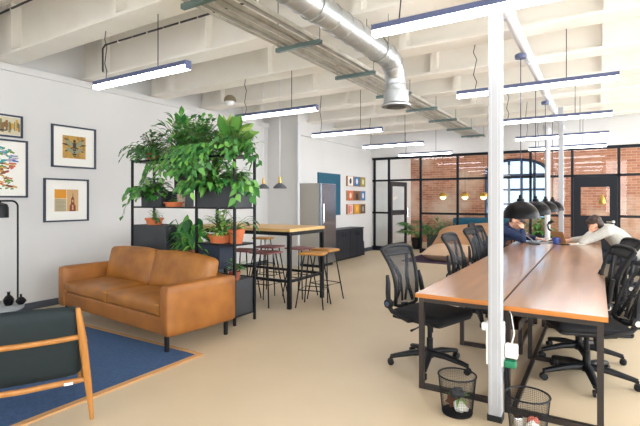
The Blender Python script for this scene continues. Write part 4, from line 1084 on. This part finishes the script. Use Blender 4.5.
# ------------------------------------------------------------------ people
def chain(m, pts, rad, seg=12):
    """tapered limb with rounded joints"""
    P = [Vector(p) for p in pts]
    for i in range(len(P)): m.ball(P[i], rad[i], seg)
    for i in range(len(P) - 1):
        if (P[i + 1] - P[i]).length > 1e-4: m.tube([P[i], P[i + 1]], [rad[i], rad[i + 1]], seg)
def fuse(m, name, mt, parent, vox=.009, it=6):
    me = bpy.data.meshes.new(name); me.from_pydata([tuple(v) for v in m.v], [], m.f); me.update()
    o = bpy.data.objects.new('tmp', me); C.objects.link(o)
    a = o.modifiers.new('r', 'REMESH'); a.mode = 'VOXEL'; a.voxel_size = vox
    b = o.modifiers.new('s', 'SMOOTH'); b.factor = .5; b.iterations = it
    dg = bpy.context.evaluated_depsgraph_get(); dg.update()
    nm = bpy.data.meshes.new_from_object(o.evaluated_get(dg))
    bpy.data.objects.remove(o); nm.name = name; nm.materials.clear(); nm.materials.append(mt); nm.shade_smooth()
    q = bpy.data.objects.new(name, nm); C.objects.link(q); q.parent = parent
    return q
def hand(m, wrist, d, n, side, curl=.5, L=.17, spread=.16):
    """d: finger direction, n: back-of-hand normal; palm, four fingers and a thumb"""
    d = d.normalized(); s = d.cross(n).normalized() * side; n = s.cross(d).normalized() * side if False else n.normalized()
    w = Vector(wrist)
    for k in (-1.5, -.5, .5, 1.5): chain(m, [w + s * k * .012, w + d * L * .45 + s * k * .02], [.016, .013], 8)
    for k, ln in zip((-1.5, -.5, .5, 1.5), (.36, .44, .48, .43)):
        p0 = w + d * L * .45 + s * k * .021; dd = (d + s * k * spread * .4).normalized(); p = [p0]
        a = 0
        for j in range(3):
            a += curl * .55; v = dd * math.cos(a) - n * math.sin(a); p.append(p[-1] + v * L * ln * (.45, .32, .23)[j])
        chain(m, p, [.0105, .0095, .0088, .008], 8)
    b = w + d * L * .12 + s * .024
    v = (d * .6 + s * .8 - n * .25).normalized(); p1 = b + v * L * .2; v2 = (d * .9 + s * .35 - n * .3).normalized()
    chain(m, [b, p1, p1 + v2 * L * .17, p1 + v2 * L * .28], [.016, .0125, .011, .009], 8)
def head(m, c, F, U, s=1.0):
    """c: centre of the skull, F: face direction, U: up"""
    F = F.normalized(); S = U.cross(F).normalized(); U = F.cross(S).normalized()
    R = Matrix((F, S, U)).transposed()
    g = lambda x, y, z: c + (F * x + S * y + U * z) * s
    m.ball(g(-.012, 0, .02), (.098 * s, .077 * s, .10 * s), 20, R)
    m.ball(g(.03, 0, -.045), (.062 * s, .056 * s, .075 * s), 16, R)
    m.ball(g(.062, 0, -.095), (.028 * s, .03 * s, .024 * s), 12, R)
    chain(m, [g(.088, 0, .008), g(.104, 0, -.022), g(.108, 0, -.036)], [.010 * s, .013 * s, .014 * s], 8)
    for y in (-1, 1):
        m.ball(g(-.004, y * .077, -.012), (.022 * s, .010 * s, .032 * s), 10, R)
        m.ball(g(.078, y * .03, .022), (.018 * s, .024 * s, .008 * s), 8, R)
        m.ball(g(.066, y * .042, -.03), (.02 * s, .02 * s, .02 * s), 8, R)
        m.ball(g(.105, y * .009, -.037), .009 * s, 8)
    m.ball(g(.085, 0, -.066), (.014 * s, .024 * s, .006 * s), 8, R); m.ball(g(.083, 0, -.077), (.014 * s, .02 * s, .007 * s), 8, R)
    return g, R
def eyes(g, R, par, s=1.0):
    for y in (-1, 1): MB().ball(g(.083, y * .031, .004), .0115 * s, 10).build('eye', mat('eye_dark', (50, 40, 36), .25), par)
    m = MB()
    for y in (-1, 1): m.tube([g(.09, y * .014, .026), g(.092, y * .032, .031), g(.078, y * .052, .025)], .005, 6)
    m.build('eyebrows', M_HAIR, par)
ZU = Vector((0, 0, 1))
# person in the grey sweater: right side, facing -x, slumped over folded arms, cheek on hand
t = thing('person', 'person in a grey sweater slumped forward at the right desk, cheek on hand', 'person', (.42, 8.55, 0))
o0 = Vector((.42, 8.55, 0))
loc = lambda x, y, z: Vector((x, y, z)) - o0
hc = loc(-.03, 8.50, 1.03); F = Vector((-.80, -.12, -.55)); U = Vector((-.5, 0, .85))
sh_l, sh_r = loc(.13, 8.35, .94), loc(.13, 8.75, .94)
body, shirt, pants = MB(), MB(), MB()
g, R = head(body, hc, F, U)
chain(body, [loc(.09, 8.55, .99), loc(.02, 8.52, 1.03)], [.06, .058])
chain(body, [loc(.42, 8.55, .58), loc(.3, 8.55, .76), loc(.16, 8.55, .92)], [.12, .125, .115])
elb_l, elb_r = loc(-.19, 8.27, .765), loc(-.2, 8.80, .765)
w_l, w_r = loc(-.085, 8.36, .915), loc(-.38, 8.58, .762)
for a, b, c in ((sh_l, elb_l, w_l), (sh_r, elb_r, w_r)): chain(body, [a, b, c], [.05, .04, .028])
hand(body, w_l, Vector((.25, .35, .9)), Vector((-.4, -.85, .2)), 1, .35)
hand(body, w_r, Vector((-.85, -.5, -.05)), ZU, 1, .4)
for s in (-1, 1):
    chain(body, [loc(.42, 8.55 + s * .1, .55), loc(-.02, 8.55 + s * .13, .53), loc(.04, 8.55 + s * .13, .1), loc(-.06, 8.55 + s * .13, .05)], [.08, .06, .04, .035])
    chain(pants, [loc(.44, 8.55 + s * .09, .56), loc(-.02, 8.55 + s * .13, .54), loc(.04, 8.55 + s * .13, .1)], [.105, .075, .06])
    sm_ = MB(); chain(sm_, [loc(.07, 8.55 + s * .13, .05), loc(-.1, 8.55 + s * .13, .045), loc(-.15, 8.55 + s * .13, .04)], [.042, .045, .04], 10); 
    fuse(sm_, 'shoe', M_BLACK, t, .012, 4)
fuse(body, 'body', M_SKIN, t, .0065, 3)
chain(shirt, [loc(.47, 8.55, .60), loc(.38, 8.55, .72), loc(.27, 8.55, .84), loc(.16, 8.55, .93)], [.15, .155, .15, .125], 16)
for s in (-1, 1):
    chain(shirt, [loc(.44, 8.55 + s * .05, .62), loc(.34, 8.55 + s * .08, .78), loc(.2, 8.55 + s * .1, .92)], [.14, .135, .10], 14)
chain(shirt, [loc(.14, 8.55, .955), loc(.085, 8.545, .985)], [.085, .072], 14)
chain(shirt, [loc(.16, 8.42, .94), sh_l, (sh_l + elb_l) / 2 + Vector((.0, 0, -.01)), elb_l, elb_l.lerp(w_l, .85)], [.1, .085, .07, .062, .045])
chain(shirt, [loc(.16, 8.68, .94), sh_r, (sh_r + elb_r) / 2, elb_r, elb_r.lerp(w_r, .85)], [.1, .085, .07, .06, .045])
fuse(shirt, 'sweater', M_GREYC, t, .012, 5)
fuse(pants, 'trousers', M_DENIM, t, .012, 5)
eyes(g, R, t)
m = MB(); m.ball(g(-.03, 0, .045), (.105, .088, .092), 20, R); m.ball(g(-.055, 0, -.01), (.075, .084, .09), 16, R); m.ball(g(.05, 0, .085), (.05, .066, .04), 14, R)
rr = random.Random(8)
for k in range(34): d = rdir(rr, -.2, 1.5); q = g(-.03 + d.x * .088, d.y * .075, .05 + d.z * .08); m.ball(q, rr.uniform(.018, .03), 8)
# keep the face clear
hair = fuse(m, 'hair', M_HAIR, t, .009, 2)
# person in the navy jacket: left side, facing +x, chin on hand
t = thing('person', 'person in a navy jacket and dark cap at the left desk, chin on hand', 'person', (-1.5, 8.7, 0))
o0 = Vector((-1.5, 8.7, 0))
hc = loc(-1.235, 8.66, 1.06); F = Vector((.85, -.22, -.42)); U = Vector((.3, 0, .95))
sh_l, sh_r = loc(-1.41, 8.89, .90), loc(-1.41, 8.49, .90)
body, shirt, pants = MB(), MB(), MB()
g, R = head(body, hc, F, U, 1.02)
chain(body, [loc(-1.40, 8.68, .94), loc(-1.28, 8.67, 1.0)], [.06, .058])
chain(body, [loc(-1.6, 8.7, .58), loc(-1.53, 8.7, .72), loc(-1.44, 8.7, .86)], [.12, .12, .115])
elb_r, w_r = loc(-1.1, 8.42, .775), loc(-1.12, 8.56, .93)
elb_l, w_l = loc(-1.13, 8.95, .78), loc(-.92, 8.78, .765)
for a, b, c in ((sh_l, elb_l, w_l), (sh_r, elb_r, w_r)): chain(body, [a, b, c], [.05, .04, .028])
hand(body, w_r, Vector((-.1, .25, .9)), Vector((.75, -.5, .1)), -1, .9)
hand(body, w_l, Vector((.9, -.4, -.03)), ZU, -1, .4)
for s in (-1, 1):
    chain(body, [loc(-1.6, 8.7 + s * .1, .55), loc(-1.03, 8.7 + s * .13, .53), loc(-1.08, 8.7 + s * .13, .1), loc(-.98, 8.7 + s * .13, .05)], [.08, .06, .04, .035])
    chain(pants, [loc(-1.62, 8.7 + s * .09, .56), loc(-1.03, 8.7 + s * .13, .54), loc(-1.08, 8.7 + s * .13, .1)], [.105, .075, .06])
    sm_ = MB(); chain(sm_, [loc(-1.11, 8.7 + s * .13, .05), loc(-.94, 8.7 + s * .13, .045), loc(-.89, 8.7 + s * .13, .04)], [.042, .045, .04], 10)
    fuse(sm_, 'shoe', M_BLACK, t, .012, 4)
fuse(body, 'body', M_SKIN, t, .0065, 3)
chain(shirt, [loc(-1.62, 8.7, .58), loc(-1.58, 8.7, .68), loc(-1.51, 8.7, .78), loc(-1.44, 8.7, .86)], [.155, .155, .155, .135], 16)
for s in (-1, 1): chain(shirt, [loc(-1.6, 8.7 + s * .06, .6), loc(-1.52, 8.7 + s * .09, .76), loc(-1.43, 8.7 + s * .11, .87)], [.14, .14, .11], 14)
chain(shirt, [loc(-1.415, 8.69, .91), loc(-1.34, 8.68, .965)], [.09, .075], 14)
chain(shirt, [loc(-1.43, 8.58, .88), sh_r, sh_r.lerp(elb_r, .5), elb_r, elb_r.lerp(w_r, .85)], [.1, .088, .075, .066, .045])
chain(shirt, [loc(-1.43, 8.82, .88), sh_l, sh_l.lerp(elb_l, .5), elb_l, elb_l.lerp(w_l, .85)], [.1, .088, .075, .064, .045])
jk = fuse(shirt, 'jacket', M_NAVYC, t, .012, 5)
MB().tube([loc(-1.30, 8.56, .93), loc(-1.33, 8.53, .86), loc(-1.37, 8.53, .79)], .007, 6).build('zip', mat('zip_pale', (190, 196, 206), .5), jk)
fuse(pants, 'trousers', M_DENIM, t, .012, 5)
eyes(g, R, t, 1.02)
m = MB(); m.ball(g(-.02, 0, .055), (.102, .084, .082), 20, R); m.ball(g(-.05, 0, .0), (.07, .081, .07), 16, R)
fuse(m, 'hair', M_HAIR, t, .009, 2)
m = MB(); prof = [(.106 * math.cos(a), .085 * math.sin(a)) for a in [PI / 2 * k / 8 for k in range(8)]] + [(.004, .085)]
m.lathe(prof, g(-.012, 0, .052), 24, True, True, R=R @ Matrix.Diagonal((1, .86, 1)).to_3x3())
pk = [g(.085, y, .055) for y in (-.07, -.035, 0, .035, .07)]; pe = [g(x, y, .04) for x, y in ((.1, -.075), (.16, -.045), (.175, 0), (.16, .045), (.1, .075))]
n0 = (R @ ZU) * .006
m.add(pk + pe + [p + n0 for p in pk] + [p + n0 for p in pe], [(i, i + 1, 6 + i, 5 + i) for i in range(4)] + [(10 + i, 15 + i, 16 + i, 11 + i) for i in range(4)] + [(5 + i, 6 + i, 16 + i, 15 + i) for i in range(4)])
m.build('cap', mat('cap_dark', (44, 46, 54), .8), t)

t.location = (-1.43, 8.22, .02)
# ------------------------------------------------------------------ things on the desks
ZD = .7285
def laptop(label, x, y, rz, c_lid, c_base, ang=1.9, s=1.0):
    t = thing('laptop', label, 'laptop', (x, y, ZD), rz)   # opens towards -y local user side
    MB().box((0, 0, .008), (.31 * s, .22 * s, .014)).build('base', c_base, t, smooth=False, bevel=.003)
    MB().box((0, -.01, .0158), (.27 * s, .12 * s, .0012)).build('keyboard', M_PLAST, t, smooth=False)
    R = Matrix.Rotation(ang - PI / 2, 3, 'X').inverted(); c = Vector((0, .11 * s, .016)) + R @ Vector((0, 0, .105 * s))
    l = MB().box(c, (.31 * s, .007, .21 * s), R=R).build('lid', c_lid, t, smooth=False, bevel=.003)
    MB().box(c + R @ Vector((0, -.0042, .003)), (.285 * s, .001, .18 * s), R=R).build('screen', mat('screen_dark', (40, 48, 60), .15), l, smooth=False)
    return t
laptop('laptop with a brown lid standing open before the person in grey', -.44, 8.36, 2.35, M_CARD, M_CARD, 1.95, .9)
laptop('open silver laptop before the person in the navy jacket', -.75, 8.28, PI / 2 - .1, mat('laptop_silver', (190, 194, 200), .35, .6), MATS['laptop_silver'], 2.5)
t = thing('mug', 'blue mug on the desk beside the brown laptop', 'mug', (-.56, 8.12, ZD))
MB().lathe([(.038, 0), (.044, .01), (.046, .1), (.042, .1), (.039, .012)], seg=20, cap1=True).build('cup', M_BLUEO, t)
MB().tube(arcpts((.045, 0, .052), .028, -PI / 2, PI / 2, 8), .006, 6).build('handle', M_BLUEO, t)
t = thing('desk_lamp', 'black curved gooseneck desk lamp between the two people', 'lamp', (-.64, 8.62, ZD))
MB().lathe([(.07, 0), (.07, .012), (.02, .02)], seg=20).build('base', M_PLAST, t)
MB().tube([(0, 0, .015), (.015, 0, .08), (.0, 0, .15), (-.06, 0, .2), (-.08, 0, .27), (-.05, 0, .33)], .016, 8).build('neck', M_PLAST, t)
MB().lathe([(.02, 0), (.05, -.05), (.045, -.05), (.015, -.005)], (-.04, 0, .35), 16, True, False, R=Matrix.Rotation(-.6, 3, 'Y')).build('lamp_shade', M_PLAST, t)
tag(MB().box((-.30, 8.3, ZD + .003), (.21, .29, .005), rz=.3).build('notepad', M_PAPER, smooth=False), 'white paper pad on the desk before the person in grey', 'paper')
m = MB().tube([(-.52, 8.0, ZD + .005), (-.46, 7.93, ZD + .005), (-.38, 7.95, ZD + .005), (-.36, 8.03, ZD + .005), (-.44, 8.06, ZD + .005), (-.54, 8.02, ZD + .005)], .005, 6)
tag(m.build('charging_cable', M_PLAST), 'black cable curled on the desk before the blue mug', 'cable')
tag(MB().box((-.85, 7.9, ZD + .008), (.15, .21, .014), rz=.2).build('notebook', M_BLACK, smooth=False, bevel=.002), 'dark notebook on the left desk by the elbow of the person in navy', 'notebook')

# ------------------------------------------------------------------ light
w = bpy.data.worlds.new('World'); sc.world = w; w.use_nodes = True
b = w.node_tree.nodes['Background']; b.inputs['Color'].default_value = (.93, .97, 1.0, 1); b.inputs['Strength'].default_value = WORLD
sc.view_settings.view_transform = 'Standard'; sc.view_settings.look = 'None'
sc.view_settings.exposure = EXPO; sc.view_settings.gamma = 1.0; sc.view_settings.use_curve_mapping = False
